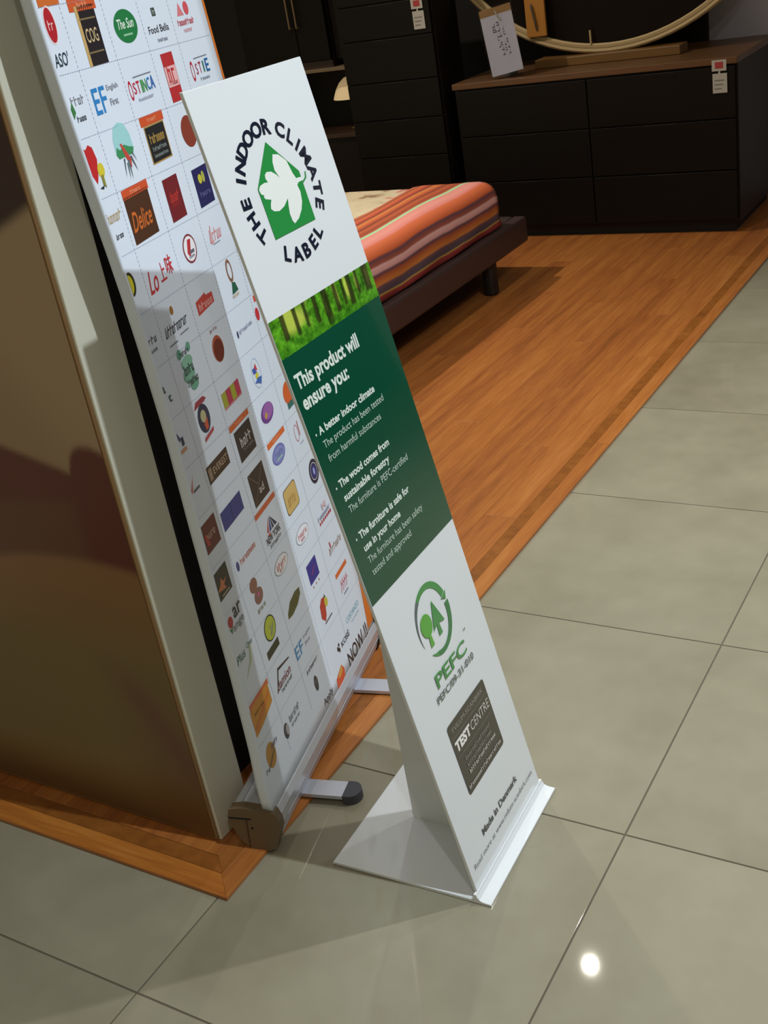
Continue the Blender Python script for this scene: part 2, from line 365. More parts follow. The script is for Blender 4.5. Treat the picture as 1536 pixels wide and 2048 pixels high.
    (0.3802, 0.6835, 0.042, 0.058, 'blue swirl emblem', [('p', [(-0.2, 0.15), (0.1, 0.3), (0.2, 0.05)], 'c8404c'), ('p', [(-0.35, 0.2), (-0.1, 0.2), (0.1, 0.0), (-0.3, 0.02)], '3e5cae'), ('e', 0.0, -0.08, 0.35, 0.18, 'd8cc3c'), ('p', [(-0.4, -0.25), (0, -0.15), (0.45, -0.2), (0.2, -0.4), (-0.1, -0.3)], '3c66b4'), ('ring', 0, 0, 0.95, 0.95, 0.04, '9ab8dc')]),
    (0.4956, 0.5954, 0.055, 0.05, 'orange disc over teal', [('e', 0, 0.08, 1, 0.9, 'd8602c'), ('r', 0.1, -0.38, 0.9, 0.24, '2e6c66')]),
    (0.0458, 0.6995, 0.03, 0.034, 'dark blue figure', [('p', [(-0.4, 0.5), (-0.2, 0.5), (0.1, 0.1), (-0.1, 0.0)], '4a5080'), ('r', 0.2, -0.05, 0.3, 0.4, '2e3458'), ('r', 0, -0.45, 0.9, 0.18, 'cf9a7c')]),
    (0.1425, 0.6126, 0.088, 0.03, 'brown lettering panel', [('r', 0, 0, 1, 1, '3f2a1e'), ('r', -0.38, 0, 0.14, 0.7, '8f7a66'), ('t', 'EVEREST', 0.1, 0, 0.7, 0.4, 'b09a84', 0)]),
    (0.2599, 0.6425, 0.09, 0.011, 'orange header', [('r', 0, 0, 1, 1, 'cf6433'), ('t', '~6', 0, 0, 0.4, 0.45, 'e8a080', 0)]),
    (0.2635, 0.6038, 0.074, 0.056, 'black panel', [('r', 0, 0, 1, 1, '2f2a2c'), ('t', '~4', 0.05, 0.05, 0.7, 0.34, 'c8bfc0', 0), ('t', '~6', 0.1, -0.22, 0.6, 0.1, '8a8284', 0)]),
    (0.3802, 0.6061, 0.062, 0.036, 'purple oval', [('e', 0, 0, 1, 1, '6a3a8a'), ('e', 0.06, 0.06, 0.8, 0.8, '9a5fa8'), ('p', [(-0.25, -0.05), (-0.1, 0.1), (0.0, -0.1), (-0.2, -0.25)], 'c09a4a')]),
    (0.4887, 0.5141, 0.035, 0.05, 'red swirl mark', [('ring', -0.2, 0.1, 0.6, 0.7, 0.1, 'c06a70'), ('r', 0.2, 0.2, 0.1, 0.6, 'c06a70'), ('r', 0.2, -0.4, 0.6, 0.04, '9a9cae')]),
    (0.0461, 0.624, 0.04, 0.03, 'orange check mark', [('p', [(-0.5, 0.2), (-0.3, -0.1), (0.1, 0.5), (-0.25, -0.35)], 'd0604a'), ('r', 0.15, -0.3, 0.6, 0.14, '5f6670')]),
    (0.1453, 0.5261, 0.088, 0.034, 'blue panel', [('r', 0, 0, 1, 1, '343a80'), ('r', -0.02, 0, 0.02, 0.9, '26295c'), ('t', '~8', -0.25, 0, 0.3, 0.15, '555aa0', 0)]),
    (0.2674, 0.5159, 0.072, 0.062, 'dark brown panel', [('r', 0, 0, 1, 1, '362a28'), ('p', [(-0.5, -0.48), (-0.48, -0.5), (0.5, 0.48), (0.48, 0.5)], '6c5e58'), ('p', [(-0.5, 0.48), (-0.48, 0.5), (0, 0.02), (-0.02, 0)], '6c5e58'), ('t', 'ad', 0.08, -0.15, 0.3, 0.24, 'cfc2bc', 0)]),
    (0.386, 0.5521, 0.092, 0.011, 'orange header', [('r', 0, 0, 1, 1, 'd9682e'), ('t', '~6', 0, 0, 0.4, 0.45, 'eaa888', 0)]),
    (0.3799, 0.5221, 0.066, 0.036, 'blue violet oval', [('e', 0, 0, 1, 1, '6a6fb4'), ('e', 0, 0, 0.85, 0.8, '8890cc'), ('t', '~5', 0, 0.05, 0.6, 0.36, '5a68a0', 0.2), ('r', 0, -0.2, 0.4, 0.1, '9ac0b0')]),
    (0.5131, 0.4219, 0.05, 0.05, 'navy ring emblem', [('e', 0, 0, 1, 1, '1d2138'), ('ring', 0, 0, 0.72, 0.72, 0.07, 'c8cce0'), ('e', 0, 0, 0.55, 0.55, '2c327c'), ('e', 0.0, 0.0, 0.2, 0.3, 'a0a8d8')]),
    (0.3815, 0.43, 0.066, 0.052, 'gold rounded panel', [('rr', 0, 0, 1, 1, '4f4636'), ('rr', 0, 0, 0.95, 0.94, 'cfae6a'), ('t', '~4', -0.05, -0.05, 0.6, 0.4, 'a8843e', 0.3)]),
    (0.0522, 0.5325, 0.06, 0.05, 'maroon panel', [('r', 0, 0, 1, 1, '66231f'), ('t', 'pure', 0.02, -0.05, 0.6, 0.3, 'c49a94', 0.1), ('p', [(-0.35, 0.1), (-0.25, 0.2), (-0.1, -0.3), (-0.3, -0.25)], 'b03a34')]),
    (0.1479, 0.4391, 0.09, 0.02, 'orange lettering', [('e', -0.42, -0.05, 0.13, 0.9, '4a4a86'), ('t', '~9', 0.1, 0, 0.78, 0.6, 'cf7256', 0)]),
    (0.2665, 0.4721, 0.1, 0.01, 'orange header', [('r', 0, 0, 1, 1, 'd0602e')]),
    (0.2692, 0.4214, 0.075, 0.058, 'striped triangle emblem', [('p', [(-0.05, 0.5), (-0.3, 0.1), (-0.2, 0.05)], 'c24a4c'), ('p', [(0, 0.5), (-0.15, 0.05), (-0.02, 0.05)], '3a4486'), ('p', [(0.03, 0.5), (0.03, 0.05), (0.14, 0.05)], '3a3f5c'), ('p', [(0.06, 0.45), (0.2, 0.05), (0.34, 0.05)], '2c3150'), ('p', [(-0.4, 0.1), (-0.3, 0.0), (-0.1, 0.05), (-0.2, -0.08)], 'c24a40'), ('t', 'NEW YORK', 0, -0.14, 0.9, 0.24, '2a2c30', 0), ('t', '~8', 0.05, -0.38, 0.75, 0.14, '55585c', 0)]),
    (0.385, 0.3489, 0.068, 0.034, 'outlined oval with red lettering', [('e', 0, 0, 1, 1, '7a8094'), ('e', 0, 0, 0.95, 0.93, 'eceef8'), ('t', '~5', 0, 0.05, 0.7, 0.34, 'c03c48', 0.15), ('t', '~4', -0.05, -0.24, 0.3, 0.18, 'c85c66', 0.15)]),
    (0.5059, 0.3305, 0.075, 0.034, 'red dotted row', [('e', -0.4, -0.3, 0.1, 0.22, 'b8303c'), ('e', -0.26, -0.3, 0.1, 0.22, 'b8303c'), ('e', -0.12, -0.3, 0.1, 0.22, 'b8303c'), ('e', 0.02, -0.3, 0.1, 0.22, 'b8303c'), ('e', 0.16, -0.3, 0.1, 0.22, 'b8303c'), ('e', 0.3, -0.3, 0.1, 0.22, 'b8303c'), ('e', 0.43, -0.3, 0.1, 0.22, 'b8303c'), ('t', '~7', 0, 0.05, 1, 0.3, 'a5a9c0', 0), ('t', 'M', 0.1, 0.45, 0.3, 0.4, 'e0c0c8', 0)]),
    (0.0434, 0.4465, 0.06, 0.05, 'dark green panel with leaf', [('r', 0, 0, 1, 1, '2c2e24'), ('p', [(-0.35, -0.15), (-0.1, 0.0), (0, 0.2), (0.1, 0.0), (0.35, 0.05), (0.1, -0.12), (0.2, -0.3), (-0.1, -0.22)], 'cf7a4a'), ('r', 0.1, -0.4, 0.5, 0.06, 'a8a08c')]),
    (0.1479, 0.3624, 0.045, 0.064, 'two brown shells', [('e', -0.1, 0.28, 0.7, 0.42, '8c6250'), ('e', 0.1, -0.12, 0.8, 0.46, '8a6258'), ('e', 0.1, -0.08, 0.2, 0.14, 'c85c9c'), ('t', '~5', 0.05, -0.48, 0.8, 0.14, '9a9a7c', 0.2)]),
    (0.2668, 0.3512, 0.068, 0.034, 'outlined oval with red lettering', [('e', 0, 0, 1, 1, '70788a'), ('e', 0, 0, 0.95, 0.93, 'e6e6ea'), ('t', '~5', 0, 0.05, 0.7, 0.34, 'b83c44', 0.15), ('t', '~4', -0.05, -0.24, 0.3, 0.18, 'c05c60', 0.15)]),
    (0.3868, 0.2625, 0.052, 0.042, 'blue square', [('r', 0, 0.1, 1, 1, '2c2a8c'), ('p', [(-0.2, 0.0), (0.2, 0.25), (0.22, 0.2), (-0.16, -0.05)], 'a83a5c'), ('e', -0.3, -0.6, 0.1, 0.1, 'b07a64'), ('e', 0, -0.6, 0.1, 0.1, 'b07a64'), ('e', 0.3, -0.6, 0.1, 0.1, 'b07a64')]),
    (0.5161, 0.2501, 0.075, 0.04, 'brown script lettering', [('t', '~8', 0.0, 0.05, 1, 0.4, '9a7a68', 0.3), ('p', [(-0.35, 0.5), (-0.28, 0.5), (-0.26, 0.2), (-0.34, 0.2)], 'b8304a')]),
    (0.5133, 0.1942, 0.07, 0.01, 'orange header', [('r', 0, 0, 1, 1, 'd9692e')]),
    (0.508, 0.1609, 0.055, 0.045, 'red script lettering', [('t', '~4', 0, 0.05, 0.8, 0.55, 'c8566c', 0.4), ('r', 0.05, -0.4, 0.5, 0.06, '555a70'), ('r', -0.1, 0.3, 0.4, 0.05, 'dcb0bc')]),
    (0.0530, 0.3696, 0.064, 0.06, 'red fruit and lettering', [('e', -0.3, 0.1, 0.3, 0.34, 'b8303a'), ('p', [(-0.45, -0.05), (-0.3, -0.1), (-0.2, 0.0), (-0.35, -0.25)], '3c8040'), ('t', 'ar', 0.2, 0.2, 0.5, 0.32, '1c1a1a', 0), ('t', 'ange', 0.1, -0.22, 0.7, 0.24, '8c8c92', 0)]),
    (0.1586, 0.2802, 0.05, 0.048, 'yellow green disc', [('e', 0, 0.05, 1, 1, '26281c'), ('e', 0, 0.05, 0.88, 0.9, 'b6c23a'), ('p', [(-0.1, -0.2), (0.3, 0.2), (0.3, 0.05), (0, -0.3)], '8c947c'), ('p', [(-0.05, 0.1), (0.05, 0.15), (0.1, -0.1)], '9aa08a')]),
    (0.1494, 0.2446, 0.055, 0.016, 'dark green bar', [('r', 0, 0, 1, 1, '33361f')]),
    (0.2725, 0.263, 0.075, 0.032, 'olive leaf', [('p', [(-0.5, -0.4), (-0.45, -0.1), (-0.2, 0.35), (0.2, 0.5), (0.5, 0.4), (0.48, 0.0), (0.2, -0.35), (-0.2, -0.5)], '55592c'), ('t', '~5', 0, 0, 0.6, 0.2, '6f5c2c', 0)]),
    (0.3931, 0.175, 0.05, 0.05, 'red and yellow mark', [('p', [(-0.5, -0.2), (-0.4, 0.3), (-0.1, 0.5), (0.2, 0.4), (0.1, 0.0), (0.0, -0.3), (-0.2, -0.5)], 'b8392c'), ('e', 0.25, 0.15, 0.35, 0.4, 'c8bc3e'), ('p', [(0.1, 0.4), (0.25, 0.5), (0.3, 0.35)], '3a2c20'), ('r', 0.1, -0.55, 0.8, 0.06, '34383c')]),
    (0.5122, 0.0852, 0.08, 0.034, 'pale teal lettering', [('t', 'COSTANZO', 0, 0.15, 1, 0.36, '79b4c8', 0), ('t', '~9', 0.1, -0.3, 0.6, 0.14, '9ac4d4', 0)]),
    (0.0530, 0.2904, 0.068, 0.06, 'green lettering and swoosh', [('t', 'Plus', -0.25, 0.25, 0.5, 0.26, '2c6a56', 0.2), ('t', 'One', 0.3, 0.3, 0.34, 0.18, '6a9a8c', 0), ('p', [(-0.3, -0.5), (0.2, -0.2), (0.35, 0.25), (0.25, 0.25), (0.1, -0.15)], 'c0d09a')]),
    (0.1576, 0.1809, 0.076, 0.05, 'roof line over dark red lettering', [('p', [(-0.5, -0.3), (-0.2, 0.5), (0.5, 0.3), (0.5, 0.24), (-0.17, 0.38), (-0.44, -0.3)], '2c2420'), ('t', 'damion', 0.0, -0.1, 0.85, 0.36, '7c3438', 0.15), ('t', '~10', 0.08, -0.42, 0.7, 0.16, '5c6a64', 0)]),
    (0.2665, 0.1792, 0.084, 0.03, 'blue initials', [('t', 'EF', -0.28, -0.05, 0.45, 0.9, '3f8cc4', 0), ('t', 'English', 0.27, 0.22, 0.44, 0.26, '9a9ea8', 0), ('t', 'First', 0.22, -0.26, 0.3, 0.26, '9a9ea8', 0)]),
    (0.4339, 0.0682, 0.08, 0.022, 'black lettering with flower mark', [('e', -0.42, 0.1, 0.1, 0.5, '1a1a1c'), ('e', -0.34, -0.15, 0.1, 0.5, '1a1a1c'), ('e', -0.32, 0.35, 0.08, 0.4, '1a1a1c'), ('t', 'KOSÉ', 0.15, 0, 0.62, 0.72, '3a3c48', 0)]),
    (0.2743, 0.1207, 0.06, 0.012, 'dark script lettering', [('t', '~11', 0, 0, 1, 0.8, '5c4450', 0.3)]),
    (0.2719, 0.0798, 0.022, 0.034, 'black leaf', [('e', 0, 0, 0.8, 1, '3b3a3c'), ('p', [(-0.5, 0.1), (0, 0.3), (0.5, 0.1), (0, -0.1)], '55545a')]),
    (0.0555, 0.2119, 0.085, 0.012, 'orange header', [('r', 0, 0, 1, 1, 'd0693a')]),
    (0.0520, 0.1823, 0.084, 0.056, 'orange panel', [('p', [(-0.5, -0.5), (-0.5, 0.42), (-0.42, 0.5), (0.5, 0.5), (0.5, -0.2), (-0.1, -0.42)], 'd08a1e'), ('t', '~6', -0.1, 0.18, 0.5, 0.12, '5c4014', 0), ('p', [(-0.45, -0.2), (0.45, 0.3), (0.45, 0.15), (-0.4, -0.4)], 'cf7420')]),
    (0.1455, 0.0928, 0.085, 0.04, 'grey lettering beside dark head', [('e', -0.38, -0.1, 0.26, 0.8, '3c3c44'), ('e', -0.32, -0.1, 0.16, 0.55, 'b0a8b0'), ('t', '~7', 0.15, 0.15, 0.6, 0.36, '8a9096', 0), ('t', '~7', 0.15, -0.25, 0.5, 0.2, '9a9fa4', 0)]),
    (0.306, 0.021, 0.052, 0.022, 'black word', [('t', 'Apply', 0, 0, 1, 0.9, '26262c', 0)]),
    (0.3805, 0.0184, 0.05, 0.03, 'orange flame', [('p', [(-0.5, -0.5), (-0.45, 0.2), (-0.1, 0.4), (0.3, 0.6), (0.5, 0.1), (0.4, -0.4), (0, -0.6)], 'd8542c'), ('p', [(-0.3, 0.1), (-0.05, 0.36), (0.3, 0.6), (0.3, 0.15), (0, 0.0)], 'd8a040')]),
    (0.4962, 0.0183, 0.125, 0.034, 'large black word', [('t', 'NOW !!', 0, 0, 1, 1, '1c1c22', 0)]),
    (0.0386, 0.0941, 0.055, 0.05, 'gold disc and grey lettering', [('e', 0, 0, 0.7, 1, 'c08a2c'), ('p', [(-0.3, -0.25), (0.3, 0.1), (0.3, 0.0), (-0.25, -0.35)], '6f5a2c'), ('t', '~5', 0.35, 0.25, 0.5, 0.22, '6c6a84', 0.2), ('t', '~2', -0.45, -0.3, 0.3, 0.2, '6a7270', 0.2)]),
]

# ================================================================ SETTING
def structure(o):
    o['kind'] = 'structure'
    return o

TILE = varied('tile', [(0.25, '7f7967'), (0.5, '8d8876'), (0.75, '999482')], 0.42, 2.6, (1, 1, 1), 0.02, coat=0.5, coat_rough=0.035, fine=0.3, spec=0.2)
WOOD = varied('laminate', [(0.22, '7a4620'), (0.42, '96582a'), (0.58, 'a66630'), (0.8, 'b87a40')], 0.36, 2.2, (13, 0.8, 13), 0.07, coat=0.15, coat_rough=0.25, fine=0.4)
WOODX = varied('laminate_x', [(0.22, '74401a'), (0.42, '9c5a24'), (0.58, 'b06c2c'), (0.8, 'c4843e')], 0.36, 2.2, (1.0, 16, 16), 0.06, coat=0.15, coat_rough=0.25, fine=0.4)
WOOD2 = varied('laminate_dark', [(0.22, '683c16'), (0.5, '8a5220'), (0.8, 'a0662c')], 0.36, 2.2, (4, 4, 16), 0.05, coat=0.15, coat_rough=0.25, fine=0.4)
GROUT = mat('grout', '5e574a', rough=0.9, noise=0.2, nscale=20)

floor = structure(MB().box(-2.45, 1.95, -1.02, 5.9, -0.03, -0.0016).build('floor', GROUT))
tm = bpy.data.meshes.new('tile')
_t = MB().box(-0.2985, 0.2985, -0.2985, 0.2985, -0.014, 0.0, bev=0.0009)
tm.from_pydata([tuple(v) for v in _t.v], [], _t.f); tm.materials.append(TILE)
for i in range(-3, 4):
    for j in range(-3, 9):
        cx, cy = -0.588 + 0.6 * i + 0.3, 0.795 + 0.6 * j + 0.3
        if cx < -1.19 and j > 0:
            continue
        if cx + 0.3 > 1.96 or cy + 0.3 > 5.91:
            continue
        o = bpy.data.objects.new('tile', tm)
        o.location = (cx, cy, 0)
        link(o, floor)

# wooden shop floor: bedding board, mitred border strips, planks
EX, EY, ZW = -1.166, 1.009, 0.008
wood = structure(MB().box(-4.75, EX - 0.004, EY + 0.004, 5.9, 0.0005, 0.0055).build('floor_wood', mat('underlay', '3a2412', rough=0.8, noise=0.2)))
def border(d0, d1, m_y, m_x, seams):
    # right-hand run along y, in lengths, first one mitred
    ys = [None] + seams + [5.9]
    for k in range(len(ys) - 1):
        b = ys[k + 1] - (0.0008 if k < len(ys) - 2 else 0)
        if k == 0:
            poly = [(EX - d0, EY + d0), (EX - d0, b), (EX - d1, b), (EX - d1, EY + d1)]
        else:
            a = ys[k]
            poly = [(EX - d0, a), (EX - d0, b), (EX - d1, b), (EX - d1, a)]
        MB().prism(poly, (0, 0, 0.001), (1, 0, 0), (0, 1, 0), (0, 0, ZW - 0.001)).build('border_strip', m_y, wood)
    poly = [(EX - d0, EY + d0), (EX - d1, EY + d1), (-2.75, EY + d1), (-2.75, EY + d0)]
    MB().prism(poly, (-0.0006, 0, 0.001), (1, 0, 0), (0, 1, 0), (0, 0, ZW - 0.001)).build('border_strip', m_x, wood)
border(0.0, 0.044, WOOD, WOODX, [2.9, 4.6])
border(0.0448, 0.077, WOOD2, WOOD2, [3.3])
PW = 0.097
pms = {}
for c in range(36):
    x1 = EX - 0.0778 - c * PW; x0 = x1 - PW + 0.0007
    if x0 < -4.72:
        break
    y = EY + 0.0778
    ln = 1.2 * ((c * 0.37) % 1.0) + 0.12
    while y < 5.89:
        l = min(ln, 5.9 - y)
        l = round(l, 3)
        key = round(l, 2)
        if l > 0.02:
            me = pms.get(key)
            if me is None:
                b = MB().box(-PW / 2 + 0.00035, PW / 2 - 0.00035, -key / 2 + 0.0004, key / 2 - 0.0004, -0.007, 0.0, bev=0.0006)
                me = bpy.data.meshes.new('plank'); me.from_pydata([tuple(v) for v in b.v], [], b.f); me.materials.append(WOOD)
                pms[key] = me
            o = bpy.data.objects.new('plank', me)
            o.location = ((x0 + x1) / 2, y + key / 2, ZW)
            link(o, wood)
        y += key if l > 0.02 else l + 0.01
        ln = 1.2

# partition wall on the left, seen from its end
PAINT = mat('cream_paint', 'dedccc', rough=0.55, noise=0.05, nscale=6, bump=0.08, bscale=90)
BLACK = mat('gap_black', '090808', rough=0.95)  # flat black standing for shade in the gap, slot and screw hole
wl = structure(MB().box(-2.7, -1.262, 1.122, 1.212, ZW, 2.6, bev=0.002).build('wall_left', PAINT))
MB().box(-1.42, -1.345, 1.213, 1.40, ZW, 2.6).build('dark_gap_sheet', BLACK, wl)  # black sheet put in for the dark gap between wall end and banner
wb = structure(MB().box(-4.9, 2.05, 5.9, 6.0, 0.0, 3.0).build('wall_back', mat('grey_paint', 'd4ccda', rough=0.7, noise=0.05)))
MB().box(-4.88, -1.70, 5.865, 5.899, 0.02, 2.8, bev=0.002).build('dark_panel', mat('dark_panel', '120d0c', rough=0.6, noise=0.2), wb)
structure(MB().box(1.95, 2.05, -1.0, 5.9, 0.0, 3.0).build('wall_right', mat('dark_shopfront', '140f0d', rough=0.5, noise=0.2)))

# ================================================================ POSTER on the partition
def sst(a, b, x):
    t = max(0.0, min(1.0, (x - a) / (b - a)))
    return t * t * (3 - 2 * t)
def mixc(a, b, t):
    return tuple(p + (q - p) * t for p, q in zip(a, b))
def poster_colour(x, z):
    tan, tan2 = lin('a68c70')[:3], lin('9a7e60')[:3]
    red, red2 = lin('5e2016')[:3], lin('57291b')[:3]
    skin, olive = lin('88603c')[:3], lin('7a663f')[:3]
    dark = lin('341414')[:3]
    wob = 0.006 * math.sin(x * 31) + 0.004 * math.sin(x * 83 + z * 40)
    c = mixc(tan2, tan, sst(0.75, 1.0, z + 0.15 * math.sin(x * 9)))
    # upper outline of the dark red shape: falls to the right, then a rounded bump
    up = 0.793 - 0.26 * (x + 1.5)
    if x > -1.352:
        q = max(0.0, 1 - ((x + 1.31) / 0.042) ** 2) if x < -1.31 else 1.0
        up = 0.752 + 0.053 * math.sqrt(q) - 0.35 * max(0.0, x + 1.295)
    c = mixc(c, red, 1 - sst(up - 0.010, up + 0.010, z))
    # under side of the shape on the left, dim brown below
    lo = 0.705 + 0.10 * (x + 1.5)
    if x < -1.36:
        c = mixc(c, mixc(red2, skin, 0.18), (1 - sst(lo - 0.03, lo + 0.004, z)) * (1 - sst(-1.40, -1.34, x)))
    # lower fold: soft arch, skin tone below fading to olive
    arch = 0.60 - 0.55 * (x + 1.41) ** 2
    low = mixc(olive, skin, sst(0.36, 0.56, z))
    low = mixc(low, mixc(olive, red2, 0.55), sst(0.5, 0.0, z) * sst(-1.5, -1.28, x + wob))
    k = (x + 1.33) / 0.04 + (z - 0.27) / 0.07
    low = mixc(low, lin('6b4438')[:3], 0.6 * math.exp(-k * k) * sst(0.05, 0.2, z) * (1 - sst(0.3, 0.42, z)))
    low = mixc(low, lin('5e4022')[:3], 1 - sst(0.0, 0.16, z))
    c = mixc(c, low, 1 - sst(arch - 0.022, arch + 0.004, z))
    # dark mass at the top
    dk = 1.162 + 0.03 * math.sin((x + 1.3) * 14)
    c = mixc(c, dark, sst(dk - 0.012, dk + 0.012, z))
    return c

pt = thing('wall_poster', 'large dark brown and red printed poster on the front of the cream partition wall', 'poster', (-1.98, 1.118, 0.012))
pb = MB().box(-2.68, -1.267, 1.115, 1.1219, 0.012, 2.55, bev=0.0012).build('backing_board', mat('board_edge', '7a5a34', rough=0.7, noise=0.1), pt)
def colour_grid(name, P, nu, nv, fn, m, parent):
    v = []; cols = []; f = []
    for j in range(nv + 1):
        for i in range(nu + 1):
            p, c = P(i / nu, j / nv)
            v.append(p); cols.append(c)
    for j in range(nv):
        for i in range(nu):
            a = j * (nu + 1) + i
            f.append((a, a + 1, a + nu + 2, a + nu + 1))
    o = mesh_obj(name, v, f, m, parent)
    ca = o.data.color_attributes.new('print', 'FLOAT_COLOR', 'POINT')
    for k, c in enumerate(cols):
        ca.data[k].color = (*c, 1)
    return o
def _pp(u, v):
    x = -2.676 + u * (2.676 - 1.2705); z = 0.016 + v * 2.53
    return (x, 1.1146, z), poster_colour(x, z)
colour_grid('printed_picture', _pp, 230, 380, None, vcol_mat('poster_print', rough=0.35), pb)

# ================================================================ ROLL-UP BANNER
BS = Vector((-1.1403, 1.1519, 0.09))
_yw = math.radians(13.5)
BA = Vector((-math.sin(_yw), math.cos(_yw), 0)); BN0 = Vector((math.cos(_yw), math.sin(_yw), 0))
def b_up(s):
    # the sheet leans back a little more at its right edge
    th = math.radians(1.9 + 2.2 * max(-.1, min(1.1, s / 0.6)))
    return Vector((0, 0, math.cos(th))) - BN0 * math.sin(th)
BU = b_up(0.3); BN = BA.cross(BU)
CR, CPH, FLAP = 0.0035, math.radians(97), 0.0165
_ck = [(-.02, -.004), (.02, -.006), (.043, -.007), (.131, .006), (.29, .018), (.437, .024), (.563, .030), (.713, .040), (.852, .039), (.933, .036), (1.0, .031), (1.074, .024), (1.2, .012), (1.313, .006), (2.0, .0)]
def s_curl(t):
    # where the left edge of the sheet folds back
    for (a, b), (c, d) in zip(_ck, _ck[1:]):
        if t <= c:
            return b + (d - b) * max(0.0, (t - a) / (c - a))
    return _ck[-1][1]
def surf(s, t, off=0.0):
    s0 = s_curl(t)
    if s >= s0:
        u = b_up(s)
        return BS + BA * s + u * t + BA.cross(u) * off
    u = b_up(s0); N = BA.cross(u)
    q = s0 - s
    ph = min(CPH, q / CR)
    ex = min(FLAP, max(0.0, q - CR * CPH))
    n = N * math.cos(ph) - BA * math.sin(ph)
    d = -BA * math.cos(ph) - N * math.sin(ph)
    return BS + BA * (s0 - CR * math.sin(ph)) + u * t - N * (CR * (1 - math.cos(ph))) + d * ex + n * off

bt = thing('rollup_banner', 'tall white roll-up banner printed with rows of small coloured logos', 'banner', (-1.24, 1.42, 0.0))
ALU = mat('brushed_aluminium', 'c6c9d6', rough=0.34, metal=0.45, noise=0.06, nscale=5)
VINYL = mat('banner_vinyl', 'dde6f6', rough=0.42)
CAPM = mat('end_cap_plastic', '6b5a44', rough=0.45, spec=0.4)  # grey plastic; the brown paints in the wood floor mirrored by the near cap
RUB = mat('rubber_grey', '3f4048', rough=0.6)
# sheet
ns = [-CR * CPH - FLAP, -CR * CPH - FLAP * .66, -CR * CPH - FLAP * .33] + [-CR * CPH * (1 - k / 11) for k in range(11)]   # folded-back edge, measured from s0
sv = []; sf = []
NT = 60; TT = 1.93
cols_s = 14 + 16
for j in range(NT + 1):
    t = -0.003 + (TT + 0.003) * j / NT
    s0 = s_curl(t)
    row = [s0 + q for q in ns] + [s0 + (0.602 - s0) * k / 15 for k in range(16)]
    sv += [surf(s, t) for s in row]
for j in range(NT):
    for i in range(cols_s - 1):
        a = j * cols_s + i
        sf.append((a, a + 1, a + cols_s + 1, a + cols_s))
sheet = mesh_obj('banner_sheet', sv, sf, VINYL, bt, smooth=True)
sol = sheet.modifiers.new('thick', 'SOLIDIFY'); sol.thickness = 0.0006; sol.offset = -1

def ink(h):
    return mat('ink_' + h, h, rough=0.42)

def on_banner(v2, off):
    return [surf(p[0], p[1], off) for p in v2]

class Print:
    """several flat coloured shapes in one printed object"""
    def __init__(s):
        s.v = []; s.f = []; s.m = []; s.mats = []; s.layer = 0; s.base = 0.0003
    def add(s, v2, f, h, place, inkf=ink):
        m = inkf(h)
        if m not in s.mats:
            s.mats.append(m)
        k = s.mats.index(m); n = len(s.v)
        s.v += place(v2, s.base + 0.00012 * s.layer)
        s.f += [tuple(i + n for i in q) for q in f]; s.m += [k] * len(f)
        s.layer += 1
    def build(s, name, parent):
        return mesh_obj(name, s.v, s.f, s.mats, parent, fmats=s.m)

def box2d(cx, cy, w, h):
    # rectangles are cut into strips so they follow the curl of the sheet
    n = max(1, int(w / 0.006))
    v = []; f = []
    for i in range(n + 1):
        x = cx - w / 2 + w * i / n
        v += [(x, cy - h / 2), (x, cy + h / 2)]
        if i:
            f.append((2 * i - 2, 2 * i, 2 * i + 1, 2 * i - 1))
    return v, f

def shape2d(sh, cx, cy, w, h):
    k = sh[0]
    if k == 'e':
        return ellipse(cx + sh[1] * w, cy + sh[2] * h, sh[3] * w / 2, sh[4] * h / 2), sh[5]
    if k == 'r':
        return box2d(cx + sh[1] * w, cy + sh[2] * h, sh[3] * w, sh[4] * h), sh[5]
    if k == 'rr':
        return rrect(cx + (sh[1] - sh[3] / 2) * w, cx + (sh[1] + sh[3] / 2) * w, cy + (sh[2] - sh[4] / 2) * h, cy + (sh[2] + sh[4] / 2) * h, 0.14 * w), sh[5]
    if k == 'p':
        return ([(cx + a * w, cy + b * h) for a, b in sh[1]], [tuple(range(len(sh[1])))]), sh[2]
    if k == 'ring':
        return ring2d(cx + sh[1] * w, cy + sh[2] * h, sh[3] * w / 2, sh[4] * h / 2, sh[5] * min(w, h) / 2), sh[6]
    if k == 't':
        _, s, x, y, tw, th, col, shear = sh
        if s.startswith('~'):
            return scribble(int(s[1:]), cx + (x - tw / 2) * w, cx + (x + tw / 2) * w, cy + (y - th / 2) * h, cy + (y + th / 2) * h, shear), col
        gv, gf, (x0, x1, y0, y1) = glyphs(s, 0.012)
        sx = tw * w / max(1e-6, x1 - x0); sy = th * h / max(1e-6, y1 - y0)
        return ([(cx + x * w + (a - (x0 + x1) / 2) * sx + shear * (b - (y0 + y1) / 2) * sy, cy + y * h + (b - (y0 + y1) / 2) * sy) for a, b in gv], gf), col

def clip_fold(v2, f2):
    """cut a printed shape off where the sheet folds back"""
    g = [p[0] - s_curl(p[1]) + 0.0005 for p in v2]
    if min(g) >= 0:
        return v2, f2
    nv, nf = list(v2), []
    for q in f2:
        out = []
        for i in range(len(q)):
            a, b = q[i], q[(i + 1) % len(q)]
            if g[a] >= 0:
                out.append(a)
            if (g[a] >= 0) != (g[b] >= 0):
                r = g[a] / (g[a] - g[b])
                nv.append((v2[a][0] + (v2[b][0] - v2[a][0]) * r, v2[a][1] + (v2[b][1] - v2[a][1]) * r))
                out.append(len(nv) - 1)
        if len(out) > 2:
            nf.append(tuple(out))
    used = sorted({i for q in nf for i in q}); ix = {k: n for n, k in enumerate(used)}
    return [nv[k] for k in used], [tuple(ix[i] for i in q) for q in nf]

